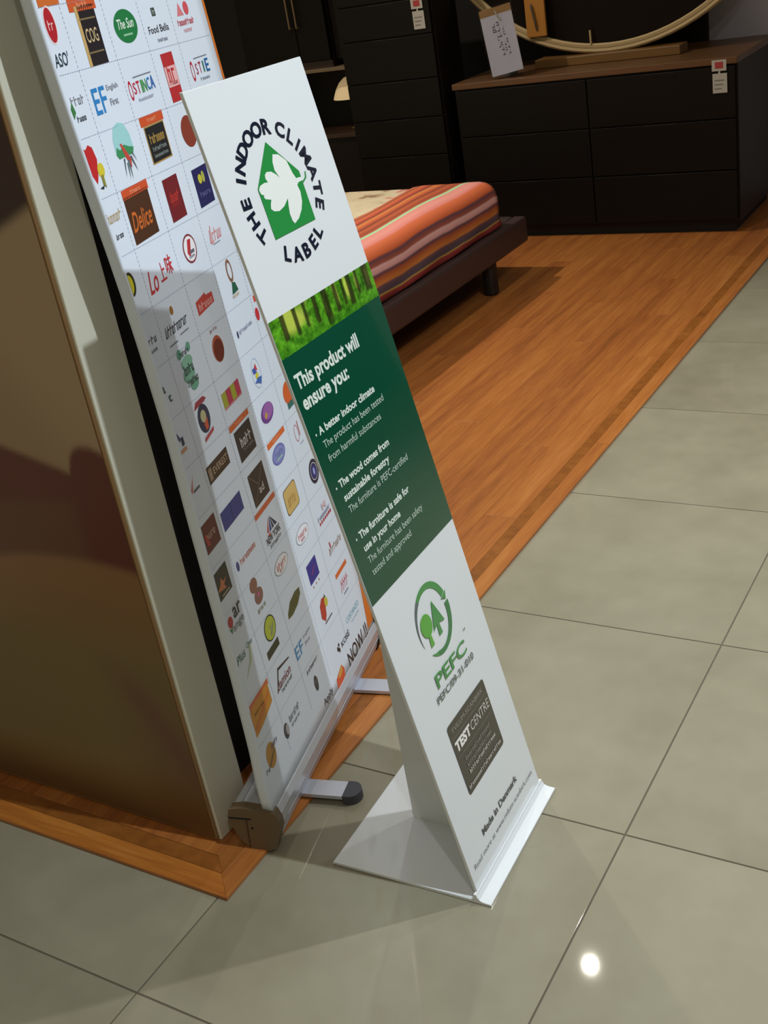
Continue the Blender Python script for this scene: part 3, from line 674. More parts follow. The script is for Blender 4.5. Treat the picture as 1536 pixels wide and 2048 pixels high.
for s_, t_, w_, h_, note, shapes in LOGOS:
    pr = Print()
    for sh in shapes:
        (v2, f2), col = shape2d(sh, s_, t_, w_, h_)
        v2, f2 = clip_fold(v2, f2)
        if f2:
            pr.add(v2, f2, col, on_banner)
    o = pr.build('printed_logo', sheet)
    o['label'] = 'printed ' + note
# dashed cell grid
pr = Print()
gv = []; gf = []
def dash(a, b, c, d):
    k = len(gv); gv.extend([(a, c), (b, c), (b, d), (a, d)]); gf.append((k, k + 1, k + 2, k + 3))
rows = [1.585, 1.498, 1.412, 1.327, 1.24, 1.153, 1.067, .98, .892, .808, .725, .642, .557, .467, .383, .302, .217, .13]
def row_t(t, s):
    return t + 0.016 * (1 - s / 0.45) * max(0.0, min(1, (1.32 - t) * 3)) * min(1, t * 2)
for t in rows:
    s = s_curl(t) + 0.002
    while s < 0.585:
        a_, b_ = row_t(t, s), row_t(t, s + .0042)
        k = len(gv); gv.extend([(s, a_ - .0004), (s + .0042, b_ - .0004), (s + .0042, b_ + .0004), (s, a_ + .0004)]); gf.append((k, k + 1, k + 2, k + 3))
        s += 0.0070
for s_lo, s_hi in ((.110, .069), (.228, .195), (.340, .317), (.452, .437)):
    t = 0.05
    while t < 1.75:
        s = s_lo + (s_hi - s_lo) * t / 1.24
        dash(s - 0.0005, s + 0.0005, t, t + 0.0036); t += 0.0062
pr.add(gv, gf, '9094ae', on_banner)
pr.build('printed_dashed_grid', sheet)
# orange border on the right edge, wider at the foot
bv = []; bf = []
for i in range(41):
    t = 0.012 + (TT - 0.03) * (i / 40) ** 1.6
    w = 0.009 + 0.030 * max(0.0, 1 - t / 0.20) ** 1.5
    bv += [(0.6015 - w, t), (0.6015, t)]
    if i:
        bf.append((2 * i - 2, 2 * i - 1, 2 * i + 1, 2 * i))
pr = Print(); pr.add(bv, bf, 'd8742a', on_banner); pr.build('printed_orange_border', sheet)
# cassette: profile (n, z) swept along the banner axis
def sweep(prof, a0, a1):
    return MB().prism(prof, Vector((BS.x, BS.y, 0)) + BA * a0, BN0, (0, 0, 1), BA * (a1 - a0))
prof = [(-.088, .074), (-.088, .062), (-.072, .020), (-.056, .006), (-.024, .005), (-.011, .012), (-.004, .034), (-.001, .040), (-.005, .046), (.003, .052), (.006, .074), (.001, .088), (-.004, .092), (-.006, .084), (-.014, .084), (-.016, .092), (-.060, .095), (-.062, .091), (-.066, .091), (-.068, .095), (-.083, .090)]
ZC = 0.0045
cas = sweep([(a, b + ZC) for a, b in prof], 0.004, 0.618).build('cassette', ALU, bt)
capp = [(-.091, .076), (-.090, .060), (-.073, .017), (-.057, .003), (-.022, .002), (-.008, .010), (.001, .036), (.009, .056), (.009, .074), (.003, .092), (-.060, .098), (-.085, .093)]
for a0, a1, m_ in ((-0.014, 0.0045, CAPM), (0.6175, 0.634, mat('black_plastic', '141414', rough=0.5))):
    c = sweep([(a, b + ZC) for a, b in capp], a0, a1).build('end_cap', m_, bt)
    if a0 < 0:
        sweep([(-.089, .0800), (-.045, .0800), (-.045, .0770), (-.089, .0770)], -0.0146, -0.0139).build('slot', BLACK, c)
        sweep([(-.049, .060), (-.046, .0605), (-.045, .057), (-.047, .055), (-.0495, .057)], -0.0146, -0.0139).build('screw_hole', BLACK, c)
        sweep([(-.0560, .078), (-.0535, .078), (-.0600, .012), (-.0625, .012)], -0.0144, -0.0139).build('groove', mat('cap_groove', '40301f', rough=0.6), c)
MB().prism([(-.004, .0), (.004, .0), (.004, .014), (-.004, .014)], BS + BA * 0.604, BN0, (0, 0, 1), BA * 0.012).build('sheet_stop', mat('black_plastic', '141414'), bt)
# feet
for ac in (0.147, 0.475):
    w = 0.021
    poly = [(-.075, -w), (.070, -w), (.070, w), (-.075, w)]
    ft = MB().prism(poly, Vector((BS.x, BS.y, 0.0115)) + BA * ac, BN0, BA, (0, 0, 0.0075)).build('foot', ALU, bt)
    capq = [(.070, -w - .001)] + [(.082 + 0.020 * math.sin(math.radians(q)), -w * math.cos(math.radians(q)) * 1.05) for q in range(0, 181, 15)] + [(.070, w + .001)]
    MB().prism(capq, Vector((BS.x, BS.y, 0.0005)) + BA * ac, BN0, BA, (0, 0, 0.0195)).build('rubber_tip', RUB, ft)
    MB().prism([(-.06, -w * .7), (-.035, -w * .7), (-.035, w * .7), (-.06, w * .7)], Vector((BS.x, BS.y, ZW + 0.0002)) + BA * ac, BN0, BA, (0, 0, 0.004)).build('rubber_pad', RUB, ft)
# top rail and rear pole
MB().prism([(-.006, 0), (.006, 0), (.006, .03), (-.006, .03)], BS + BU * TT, BN, BU, BA * 0.602).build('top_rail', ALU, bt)
pc = BS + BA * 0.31 - BN0 * 0.03
MB().tube([pc, pc + BU * (TT + 0.01) * 1.0 - BN0 * 0.0], 0.006).build('pole', ALU, bt)

# ================================================================ LEANING SIGN STAND
SW = Vector((-0.036, 0.99935, 0)); SBK = Vector((-0.99935, -0.036, 0))
_tl = math.atan2(0.232, 1.275)
SU = Vector((0, 0, math.cos(_tl))) + SBK * math.sin(_tl)
SN = SW.cross(SU)
S0 = Vector((-0.7595, 1.1695, 0.02))
WD, HT = 0.2825, 1.296
st_ = thing('sign_stand', 'white leaning acrylic sign stand with green certification panel on the tiled floor', 'sign', (-0.87, 1.31, 0.0))
ACR = mat('white_acrylic', 'e0e4ea', rough=0.10, spec=0.55, coat=0.6, coat_rough=0.03)
def sp(b, z, w):
    return S0 + SW * w + SBK * b + Vector((0, 0, z - 0.02))
# base plate with an upturned front lip
fr = [(-.0262, .0012), (-.0262, .0052), (-.012, .0060), (-.006, .0085), (-.0018, .0150), (-.0012, .019), (.0035, .019), (.0045, .0125), (.0095, .0066), (.276, .0056), (.278, .004), (.278, .0008)]
MB().prism(fr, S0 + SW * -0.0075 + Vector((0, 0, -0.02)), SBK, (0, 0, 1), SW * 0.2975).build('base_plate', ACR, st_)
# board
th = 0.0055
bp = [S0 + SBK * 0.0002, S0 + SU * HT, S0 + SU * HT + SBK * th, S0 + SBK * (th + 0.0002)]
v = [p + SW * w for w in (0, WD) for p in bp]
board = mesh_obj('front_board', v, [(3, 2, 1, 0), (4, 5, 6, 7), (0, 1, 5, 4), (1, 2, 6, 5), (2, 3, 7, 6), (3, 0, 4, 7)], ACR, st_)
bev = board.modifiers.new('b', 'BEVEL'); bev.width = 0.0007; bev.segments = 2
# central fin behind the board
fin = [(.0075, .0066), (.190, .0062), (.190, .98), (.186, .985)]
MB().prism(fin, S0 + SW * 0.1385 + Vector((0, 0, -0.02)), SBK, (0, 0, 1), SW * 0.005).build('rear_fin', ACR, st_)

def on_board(v2, off):
    return [S0 + SW * p[0] + SU * p[1] + SN * off for p in v2]
def gink(h):
    return mat('gloss_ink_' + h, h, rough=0.10, spec=0.55, coat=1.0, coat_rough=0.03)
def bprint(name, items, label=None, base=0.0007):
    pr = Print(); pr.base = base
    for (v2, f2), h in items:
        pr.add(v2, f2, h, on_board, gink)
    o = pr.build(name, board)
    if label:
        o['label'] = label
    return o
def R2(x0, x1, y0, y1):
    return [(x0, y0), (x1, y0), (x1, y1), (x0, y1)], [(0, 1, 2, 3)]

# green field
bprint('printed_green_panel', [(R2(0.0006, WD - .0006, 0.546, 0.936), '0c4a36')], 'dark green printed panel', base=0.0003)
# forest photograph strip
def forest(u, v):
    x, y = 0.0006 + u * (WD - 0.0012), 0.936 + v * 0.054
    n = lambda a, b, c: math.sin(a * 12.9898 + b * 78.233 + c) * 43758.5453 % 1.0
    def vn(px, py, sd):
        i, j = math.floor(px), math.floor(py); fx, fy = px - i, py - j
        fx, fy = fx * fx * (3 - 2 * fx), fy * fy * (3 - 2 * fy)
        a = n(i, j, sd) * (1 - fx) + n(i + 1, j, sd) * fx; b = n(i, j + 1, sd) * (1 - fx) + n(i + 1, j + 1, sd) * fx
        return a * (1 - fy) + b * fy
    g = 0.55 * vn(u * 26, v * 6, 1) + 0.45 * vn(u * 70, v * 18, 2)
    c = mixc(lin('1d4a0e')[:3], lin('6fc02c')[:3], g ** 1.3)
    c = mixc(c, lin('c8d25a')[:3], 0.8 * sst(.62, .9, vn(u * 18, v * 1.5, 3)) * sst(.25, .6, v))
    for cx, w, lo in ((.10, .030, .35), (.21, .022, .3), (.30, .016, .35), (.40, .024, .28), (.50, .045, .08), (.60, .024, .25), (.68, .016, .3), (.75, .035, .2), (.83, .015, .35), (.93, .05, .3)):
        q = (1 - sst(w * .5, w * .5 + .012, abs(u - cx - .01 * v))) * sst(lo - .05, lo + .03, v)
        c = mixc(c, mixc(lin('1a2410')[:3], lin('3c3a1e')[:3], vn(u * 90, v * 4, 5)), q * .92)
    c = mixc(c, lin('2f7a1c')[:3], .5 * (1 - sst(.05, .35, v)) * vn(u * 40, v * 10, 8))
    return tuple(S0 + SW * x + SU * y + SN * 0.0004), c
fo = colour_grid('printed_forest_photo', forest, 180, 44, None, vcol_mat('forest_print', rough=0.10, coat=0.3), board)
fo['label'] = 'printed photograph of green forest trunks'

# house emblem with leaf and lettering round it
CX, CY = 0.1315, 1.1385
GRN, NAVY = '2d8f46', '1c2233'
house = [(.1315, 1.2055), (.1855, 1.153), (.1855, 1.083), (.0795, 1.083), (.0795, 1.153)]
leaf = [(0.1837, 1.1449), (0.1729, 1.1455), (0.1687, 1.1535), (0.1642, 1.1723), (0.1501, 1.1844), (0.1376, 1.1872), (0.1317, 1.1779), (0.1299, 1.1667), (0.1357, 1.1551), (0.1299, 1.1612), (0.1213, 1.1672), (0.1103, 1.1690), (0.1048, 1.1659), (0.1037, 1.1614), (0.1064, 1.1559), (0.0975, 1.1571), (0.0870, 1.1559), (0.0812, 1.1516), (0.0825, 1.1455), (0.0886, 1.1420), (0.0861, 1.1404), (0.0888, 1.1370), (0.1004, 1.1332), (0.0960, 1.1285), (0.0928, 1.1225), (0.0976, 1.1179), (0.1094, 1.1151), (0.1240, 1.1182), (0.1380, 1.1258), (0.1339, 1.1165), (0.1304, 1.1055), (0.1312, 1.0953), (0.1346, 1.0907), (0.1477, 1.0948), (0.1601, 1.1035), (0.1681, 1.1136), (0.1720, 1.1267), (0.1699, 1.1362), (0.1744, 1.1391), (0.1849, 1.1396)]
WHT = 'eef1f0'
items = [((house, [(0, 4, 3, 2, 1)]), GRN)]
items.append(((leaf[::-1], [tuple(range(len(leaf)))]), WHT))
items.append((([(.170, 1.1455), (.1872, 1.1440), (.1872, 1.1400), (.170, 1.1400)], [(0, 1, 2, 3)]), WHT))
items.append((([(.1855, 1.1385), (.195, 1.1425), (.1985, 1.1500), (.2005, 1.1490), (.197, 1.1405), (.1858, 1.1360)], [(0, 1, 2, 3, 4, 5)]), GRN))
bprint('printed_house_emblem', items, 'green printed house emblem with white leaf')

def arc_text(chars, r, h, wch, inner):
    """chars: list of (letter, angle in degrees clockwise from top); inner = letters stand on the outside of the circle bottom"""
    out_v = []; out_f = []
    for ch, ang in chars:
        gv_, gf_, (x0, x1, y0, y1) = glyphs(ch, 0.035)
        cap = glyphs('H')[2][3]
        sy = h / cap; wd = (x1 - x0); sx = min(wch, wd * sy * 1.12) / wd
        a = math.radians(ang); rad = Vector((math.sin(a), math.cos(a))); tan = Vector((math.cos(a), -math.sin(a)))
        if inner:
            upv, rt = -rad, -tan
            base = rad * (r + h / 2)
        else:
            upv, rt = rad, tan
            base = rad * (r - h / 2)
        k = len(out_v)
        for px, py in gv_:
            q = base + rt * ((px - (x0 + x1) / 2) * sx) + upv * (py * sy)
            out_v.append((CX + q.x, CY + q.y))
        out_f += [tuple(i + k for i in t) for t in gf_]
    return out_v, out_f
AX, AY = CX, CY
angs = lambda pts: [(c, math.degrees(math.atan2(x - CX, y - CY))) for c, x, y in pts]
top = angs([('T', .0556, 1.0968), ('H', .0505, 1.1190), ('E', .0465, 1.1415), ('I', .0530, 1.1700), ('N', .0625, 1.1880), ('D', .0775, 1.2060), ('O', .0960, 1.2191), ('O', .1200, 1.2265), ('R', .1450, 1.2268), ('C', .1745, 1.2150), ('L', .1926, 1.1995), ('I', .2035, 1.1860), ('M', .2120, 1.1680), ('A', .2170, 1.1440), ('T', .2165, 1.1215), ('E', .2110, 1.0985)])
bot = angs([('L', .0940, 1.0575), ('A', .1165, 1.0494), ('B', .1408, 1.0489), ('E', .1637, 1.0545), ('L', .1840, 1.0640)])
bprint('printed_round_lettering', [(arc_text(top, 0.0865, 0.0190, 0.026, False), NAVY), (arc_text(bot, 0.0880, 0.0190, 0.026, True), NAVY)])

# paragraphs
LT, LT2 = 'dfe9e4', 'c6d6cc'
lines = [
    ('This product will', .0118, .8882, .1755, .0200, .032, LT), ('ensure you:', .0112, .8578, .1255, .0200, .032, LT),
    ('A better indoor climate', .0230, .8148, .1640, .0110, .03, LT), ('The product has been tested', .0235, .7938, .1785, .0108, 0, LT2), ('from harmful substances', .0235, .7725, .1560, .0108, 0, LT2),
    ('The wood comes from', .0250, .7300, .1525, .0110, .03, LT), ('sustainable forestry', .0255, .7080, .1385, .0110, .03, LT), ('The furniture is PEFC-certified', .0270, .6880, .1860, .0108, 0, LT2),
    ('The furniture is safe for', .0285, .6443, .1595, .0110, .03, LT), ('use in your home', .0290, .6232, .1150, .0110, .03, LT), ('The furniture has been safety', .0290, .6026, .1780, .0108, 0, LT2), ('tested and approved', .0285, .5832, .1260, .0108, 0, LT2)]
for tx, x, y, w, cap, bold, h in lines:
    bprint('printed_text_line', [(text2d(tx, x, y, w, cap, bold), h)])
for x, y in ((.0150, .8185), (.0165, .7335), (.0195, .6485)):
    bprint('printed_bullet', [(ellipse(x, y, .0018, .0018, 10), LT)])

# forest certification logo
G1, G2 = '3f8f4a', '56a83c'
cx, cy, rr = .1370, .4405, .0565
D = math.radians
items = [(ring2d(cx, cy, rr * .96, rr * 1.09, .0125, D(20), D(125), t2=.009), G1), (ring2d(cx, cy, rr * .96, rr * 1.09, .009, D(125), D(205), t2=.0006), '55636a'),
         (ring2d(cx, cy, rr * .96, rr * 1.09, .0006, D(228), D(250), t2=.008), G1), (ring2d(cx, cy, rr * .96, rr * 1.09, .008, D(250), D(365), t2=.0125), '2f7a46')]
a = D(20); q_ = rr * .96; items.append((([(cx + (q_ + .004) * math.cos(a), cy + (rr + .008) * math.sin(a)), (cx + (q_ - .0165) * math.cos(a), cy + (rr - .0125) * math.sin(a)), (cx + (q_ - .004) * math.cos(D(8)), cy + rr * math.sin(D(8)))], [(0, 1, 2)]), G1))
items.append((ellipse(.1110, .4430, .0175, .0195), G2))
items.append((([(.1075, .4260), (.1145, .4260), (.1165, .4060), (.1050, .4060)], [(0, 1, 2, 3)]), G2))
items.append((([(.1440, .4700), (.1255, .4230), (.1390, .4280), (.1365, .4090), (.1480, .4090), (.1460, .4280), (.1640, .4230)], [(0, 1, 2, 3, 4, 5, 6)]), G1))
items.append((text2d('PEFC', .0850, .3415, .1120, .0225, .018), G1))
items.append((text2d('TM', .2030, .3745, .0080, .0035, .02), G1))
items.append((text2d('PEFC/09-31-010', .0715, .3200, .1370, .0118, .012), '4a5658'))
bprint('printed_certification_logo', items, 'green printed logo of two trees in an arrow ring')
# test centre badge
DK, DT = '38332f', 'cfc9c6'
items = [(rrect(.0695, .2130, .1400, .2745, .006), DK), (text2d('TVILUM-SCANBIRK', .0800, .2560, .1210, .0085, .0), '8f8a86'), (R2(.0740, .2090, .2475, .2482), '8f8a86'),
         (text2d('TEST', .0750, .2225, .0560, .0165, .05, .08), 'f2eeee'), (text2d('CENTRE', .1335, .2225, .0730, .0165, .0, .08), DT), (R2(.0740, .2090, .2120, .2127), '8f8a86')]
for n_, x, y, w, h in ((15, .0900, .1955, .100, '8f8a86'), (17, .0900, .1825, .095, '8f8a86'), (17, .0900, .1695, .105, DT), (22, .0740, .1490, .130, DT)):
    items.append((scribble(n_, x, x + w, y, y + .0078), h))
bprint('printed_test_badge', items, 'dark grey printed test centre badge')
bprint('printed_text_line', [(text2d('Made in Denmark', .0675, .0585, .1480, .0120, .03), '4a4a50')])
bprint('printed_text_line', [(text2d('Read more at www.tvilum-scanbirk.com', .0155, .0310, .2510, .0095, .0), '8a8a90')])

# ================================================================ BED
BROWN = mat('brown_leather', '3a2a29', rough=0.45, noise=0.15, nscale=10, bump=0.1, bscale=120)
DKW = mat('dark_wood_leg', '16100e', rough=0.5)
bed = thing('bed', 'low dark brown platform bed with a mattress under striped bedding', 'bed', (-2.93, 3.57, ZW))
MB().box(-2.215, -2.15, 2.56, 4.60, .150, .262, bev=.012).build('side_rail', BROWN, bed, smooth=False)
MB().box(-3.76, -3.695, 2.56, 4.60, .150, .262, bev=.012).build('side_rail', BROWN, bed)
MB().box(-3.695, -2.215, 4.53, 4.60, .150, .262, bev=.012).build('end_rail', BROWN, bed)
MB().box(-3.695, -2.215, 2.56, 2.63, .150, .262, bev=.012).build('end_rail', BROWN, bed)
MB().box(-3.70, -2.21, 2.62, 4.54, .205, .2615).build('deck', BROWN, bed)
for x, y in ((-2.20, 4.28), (-2.20, 2.85), (-3.71, 4.28), (-3.71, 2.85)):
    MB().lathe([(0, 0), (.026, 0), (.032, .008), (.034, .20), (0, .20)], (x, y, ZW), 16).build('leg', DKW, bed)
# mattress in floral ticking
def floral():
    m = bpy.data.materials.new('floral_cotton'); m.use_nodes = True
    nt = m.node_tree; b = nt.nodes['Principled BSDF']; b.inputs['Roughness'].default_value = .85
    tc = nt.nodes.new('ShaderNodeTexCoord')
    n = nt.nodes.new('ShaderNodeTexNoise'); n.inputs['Scale'].default_value = 7; n.inputs['Detail'].default_value = 3
    nt.links.new(tc.outputs['Object'], n.inputs['Vector'])
    cr = nt.nodes.new('ShaderNodeValToRGB'); cr.color_ramp.interpolation = 'LINEAR'
    e = cr.color_ramp.elements
    e[0].position, e[0].color = .30, lin('7c4632'); e[1].position, e[1].color = .66, lin('c0705c')
    for p, c in ((.37, 'a08468'), (.41, 'c9b99a'), (.58, 'd4c4a6'), (.62, 'cfa090')):
        q = e.new(p); q.color = lin(c)
    nt.links.new(n.outputs['Fac'], cr.inputs[0]); nt.links.new(cr.outputs[0], b.inputs['Base Color'])
    return m
bed_m = thing('mattress', 'thick cream floral mattress lying on the dark bed frame', 'mattress', (-2.93, 3.5, .262))
def soft_box(x0, x1, y0, y1, z0, z1, r, nz=0.0):
    b = MB(); b.box(x0, x1, y0, y1, z0, z1, bev=r)
    return b
o = soft_box(-3.66, -2.215, 2.66, 4.40, .2622, .456, .05).build('ticking', floral(), bed_m, smooth=True)
for yy in (2.68, 4.38):
    MB().tube([(-3.64, yy + .012 * (1 if yy > 3 else -1), .29), (-2.235, yy + .012 * (1 if yy > 3 else -1), .29)], .006).build('piping', mat('cream_piping', 'b8a890', rough=.8), bed_m)
# striped bedspread over the right side
def stripes():
    m = bpy.data.materials.new('striped_weave'); m.use_nodes = True
    nt = m.node_tree; b = nt.nodes['Principled BSDF']; b.inputs['Roughness'].default_value = .8
    uv = nt.nodes.new('ShaderNodeUVMap'); uv.uv_map = 'UVMap'
    sx = nt.nodes.new('ShaderNodeSeparateXYZ'); nt.links.new(uv.outputs[0], sx.inputs[0])
    cr = nt.nodes.new('ShaderNodeValToRGB'); cr.color_ramp.interpolation = 'LINEAR'
    seq = [(0, 'c0604a'), (.05, 'c8693c'), (.07, '6c2c26'), (.10, 'c8673a'), (.16, 'b4432e'), (.18, '6a2a24'), (.21, 'cf7a3c'), (.27, 'b24e2c'), (.30, '7a321e'), (.34, 'b8582e'), (.40, '8e3a24'), (.43, 'b8603c'), (.437, 'a0cfa0'), (.462, 'a0cfa0'), (.47, 'd8877e'), (.54, 'dc9086'), (.59, 'd77f78'), (.61, 'd0683e'), (.70, 'c65a2c'), (.715, '5c3a48'), (.74, '8a4436'), (.755, '9c5444'), (.765, 'dcaaa6'), (.80, 'd49a98'), (.815, '54384a'), (.84, 'a8522c'), (.885, 'cb7c34'), (.90, '5f4450'), (.945, '4a3a46'), (.955, 'b08c3c'), (.965, '7c201c'), (1.0, '7a1e1a')]
    e = cr.color_ramp.elements
    e[0].position, e[0].color = 0, lin(seq[0][1]); e[1].position, e[1].color = 1, lin(seq[-1][1])
    for p, c in seq[1:-1]:
        q = e.new(p); q.color = lin(c)
    n = nt.nodes.new('ShaderNodeTexNoise'); n.inputs['Scale'].default_value = 3.0
    tc = nt.nodes.new('ShaderNodeTexCoord'); nt.links.new(tc.outputs['Object'], n.inputs['Vector'])
    ma = nt.nodes.new('ShaderNodeMath'); ma.operation = 'MULTIPLY_ADD'; ma.inputs[1].default_value = .05; ma.inputs[2].default_value = -.025
    nt.links.new(n.outputs['Fac'], ma.inputs[0])
    ad = nt.nodes.new('ShaderNodeMath'); nt.links.new(sx.outputs[0], ad.inputs[0]); nt.links.new(ma.outputs[0], ad.inputs[1])
    nt.links.new(ad.outputs[0], cr.inputs[0]); nt.links.new(cr.outputs[0], b.inputs['Base Color'])
    return m
sec = [(-2.56, .458), (-2.52, .464), (-2.48, .466), (-2.42, .466), (-2.36, .467), (-2.31, .467), (-2.265, .464), (-2.235, .457), (-2.212, .443), (-2.196, .42), (-2.190, .39), (-2.188, .36), (-2.189, .33), (-2.190, .30), (-2.188, .282), (-2.184, .270)]
acc = [0]
for i in range(1, len(sec)):
    acc.append(acc[-1] + math.dist(sec[i], sec[i - 1]))
NY = 60
v = []; f = []; uvs = []
for j in range(NY + 1):
    y = 2.64 + (4.415 - 2.64) * j / NY
    for i, (x, z) in enumerate(sec):
        q = acc[i] / acc[-1]
        drop = 0.012 * sst(4.36, 4.415, y) * (1 - q)
        wob = 0.004 * math.sin(y * 17 + i) * sst(.75, 1, q) + 0.003 * math.sin(y * 9 + i * .7) * (1 - sst(.5, .7, q))
        v.append((x + wob * (q > .6), y, z - drop + (wob if q <= .6 else wob * .6)))
        uvs.append((q, j / NY))
n = len(sec)
for j in range(NY):
    for i in range(n - 1):
        a = j * n + i
        f.append((a, a + n, a + n + 1, a + 1))
spread = mesh_obj('bedspread', v, f, stripes(), None, smooth=True, loc=(-2.35, 3.5, .3))
ul = spread.data.uv_layers.new(name='UVMap')
for lp in spread.data.loops:
    ul.data[lp.index].uv = uvs[lp.vertex_index]
so = spread.modifiers.new('thick', 'SOLIDIFY'); so.thickness = .008; so.offset = 1
tag(spread, 'orange, pink and purple striped bedspread draped over the side of the mattress', 'bedspread')

# ================================================================ CASE FURNITURE
ESP = mat('espresso_wood', '15100e', rough=0.45, noise=0.3, nscale=5, grain='x', spec=0.25)
ESP2 = mat('espresso_front', '0e0a08', rough=0.5, noise=0.3, nscale=5, grain='x', spec=0.18)
KICK = mat('black_plinth', '0b0908', rough=0.7)
def case(name, label, cat, x0, x1, y0, y1, h, cols, rows, top_t=.028, kick=.06):
    t = thing(name, label, cat, ((x0 + x1) / 2, (y0 + y1) / 2, ZW))
    MB().box(x0, x1, y0 + .02, y1, kick, h - top_t).build('carcass', ESP, t)
    MB().box(x0 - .004, x1 + .004, y0 - .004, y1, h - top_t, h, bev=.003).build('top', mat('brown_top', '5e4028', rough=0.35, noise=0.25, nscale=5, grain='x', spec=0.4) if h < 1 else ESP, t)
    MB().box(x0 + .03, x1 - .03, y0 + .045, y1 - .03, ZW, kick).build('plinth', KICK, t)
    for ci in range(cols):
        a = x0 + .006 + (x1 - x0 - .012) * ci / cols; b = x0 + .006 + (x1 - x0 - .012) * (ci + 1) / cols
        for ri in range(len(rows) - 1):
            dr = MB().box(a + .003, b - .003, y0, y0 + .0195, rows[ri] + .003, rows[ri + 1] - .003, bev=.002).build('drawer_front', ESP2, t)
            MB().box((a + b) / 2 - .07, (a + b) / 2 + .07, y0 - .0005, y0 + .006, rows[ri + 1] - .0075, rows[ri + 1] - .0035).build('grip_slot', KICK, dr)
    return t
case('sideboard', 'low wide espresso brown sideboard carrying the round mirror', 'sideboard', -2.73, -1.376, 5.16, 5.80, .762, 2, [.07, .29, .51, .728])
case('chest_of_drawers', 'tall espresso brown chest of drawers standing between bed and sideboard', 'chest', -3.335, -2.795, 5.16, 5.42, 1.36, 1, [.07, .262, .442, .624, .805, 1.005, 1.165, 1.325])

# tall cabinet with a lamp niche
cb = thing('tall_cabinet', 'tall dark brown cabinet with handled doors above an open lamp niche', 'cabinet', (-4.06, 5.69, ZW))
MB().box(-4.72, -3.40, 5.52, 5.86, ZW, .500, bev=.002).build('base_unit', ESP, cb)
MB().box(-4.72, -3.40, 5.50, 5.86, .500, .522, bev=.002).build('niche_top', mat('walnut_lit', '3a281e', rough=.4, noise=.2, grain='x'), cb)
MB().box(-4.72, -4.20, 5.52, 5.86, .522, 2.3).build('side_unit', ESP, cb)
MB().box(-3.62, -3.40, 5.56, 5.86, .905, 2.3).build('filler_panel', ESP, cb)
MB().box(-4.20, -3.40, 5.83, 5.86, .522, .905).build('niche_back', KICK, cb)
MB().box(-4.20, -3.62, 5.54, 5.86, .905, 2.3).build('upper_carcass', ESP, cb)
MB().box(-4.20, -3.40, 5.50, 5.86, .850, .868, bev=.002).build('shelf', mat('lit_shelf_brown', '7a6850', rough=.5, noise=.2, grain='x'), cb)  # dark shelf in lighter brown: the light on its edge is painted in
MB().box(-4.20, -3.63, 5.53, 5.86, .868, .905).build('lit_door_bottom', mat('walnut_lit', '3a281e'), cb)  # lighter strip for the door bottoms, their light put into the colour
for x0, x1, hx in ((-4.195, -3.823, -3.842), (-3.817, -3.625, -3.797)):
    dr = MB().box(x0, x1, 5.505, 5.5395, .91, 2.28, bev=.002).build('door', ESP2, cb)
    MB().tube([(hx, 5.504, 1.085), (hx, 5.485, 1.085), (hx, 5.485, 1.45), (hx, 5.504, 1.45)], .0055).build('handle', mat('bronze_handle', '8a7258', rough=.35, metal=.7), dr)
lp = thing('table_lamp', 'small cream shaded table lamp in the niche of the tall cabinet', 'lamp', (-3.565, 5.66, .522))
LX, LY = -3.612, 5.66
MB().lathe([(.0, .5225), (.048, .5225), (.050, .530), (.030, .540), (.018, .552), (.026, .572), (.016, .592), (.008, .604), (.008, .69)], (LX, LY, 0), 20).build('lamp_base', mat('brass', '9a7a48', rough=.3, metal=.9), lp, smooth=True)
MB().lathe([(.118, .690), (.113, .705), (.098, .738), (.074, .772), (.044, .795), (.030, .798), (.030, .795), (.042, .791), (.071, .768), (.095, .734), (.110, .703), (.115, .690)], (LX, LY, 0), 28).build('lamp_shade', mat('cream_shade', 'd8c29a', rough=.7, emit='f0cf98', emit_s=.30), lp, smooth=True)
MB().lathe([(.0, .798), (.010, .800), (.012, .812), (.0, .822)], (LX, LY, 0), 12).build('finial', mat('brass'), lp, smooth=True)

# round mirror in its wooden foot, on the sideboard
mr = thing('round_mirror', 'large round dark mirror with pale wooden frame standing on the sideboard', 'mirror', (-2.04, 5.45, .762))
MX, MZ, MR = -2.04, 1.735, .936
def ring3(prof, seg=96):
    n = len(prof); v = []; f = []
    for k in range(seg):
        a = 2 * math.pi * k / seg
        for r, y in prof:
            v.append((MX + r * math.cos(a), y, MZ + r * math.sin(a)))
    for k in range(seg):
        for i in range(n):
            f.append((k * n + i, k * n + (i + 1) % n, ((k + 1) % seg) * n + (i + 1) % n, ((k + 1) % seg) * n + i))
    return MB().add(v, f)
FRM = mat('pale_wood_frame', 'b39b72', rough=.45, noise=.12, nscale=6)
fr_ = ring3([(MR, 5.48), (MR, 5.45), (MR - .008, 5.443), (MR - .019, 5.445), (MR - .021, 5.449), (MR - .023, 5.445), (MR - .036, 5.443), (MR - .042, 5.45), (MR - .042, 5.48)]).build('frame', FRM, mr)
v = [(MX + (MR - .038) * math.cos(2 * math.pi * k / 96), y, MZ + (MR - .038) * math.sin(2 * math.pi * k / 96)) for y in (5.462, 5.470) for k in range(96)]
mesh_obj('glass', v, [tuple(range(96)), tuple(range(191, 95, -1))] + [(k, 96 + k, 96 + (k + 1) % 96, (k + 1) % 96) for k in range(96)], mat('dark_glass', '120c0a', rough=.35, spec=.12), mr)
OAK = mat('honey_wood', '6e4c24', rough=.45, noise=.2, nscale=6, grain='x')
MB().box(-2.40, -1.69, 5.40, 5.52, .7625, .803, bev=.004).build('foot_block', OAK, mr)
MB().box(-2.437, -2.336, 5.425, 5.441, .905, 1.75, bev=.003).build('upright', mat('honey_wood_upright', 'a8702c', rough=.45, noise=.2, nscale=6, grain='z'), mr)
up_ = mr.children[-1]
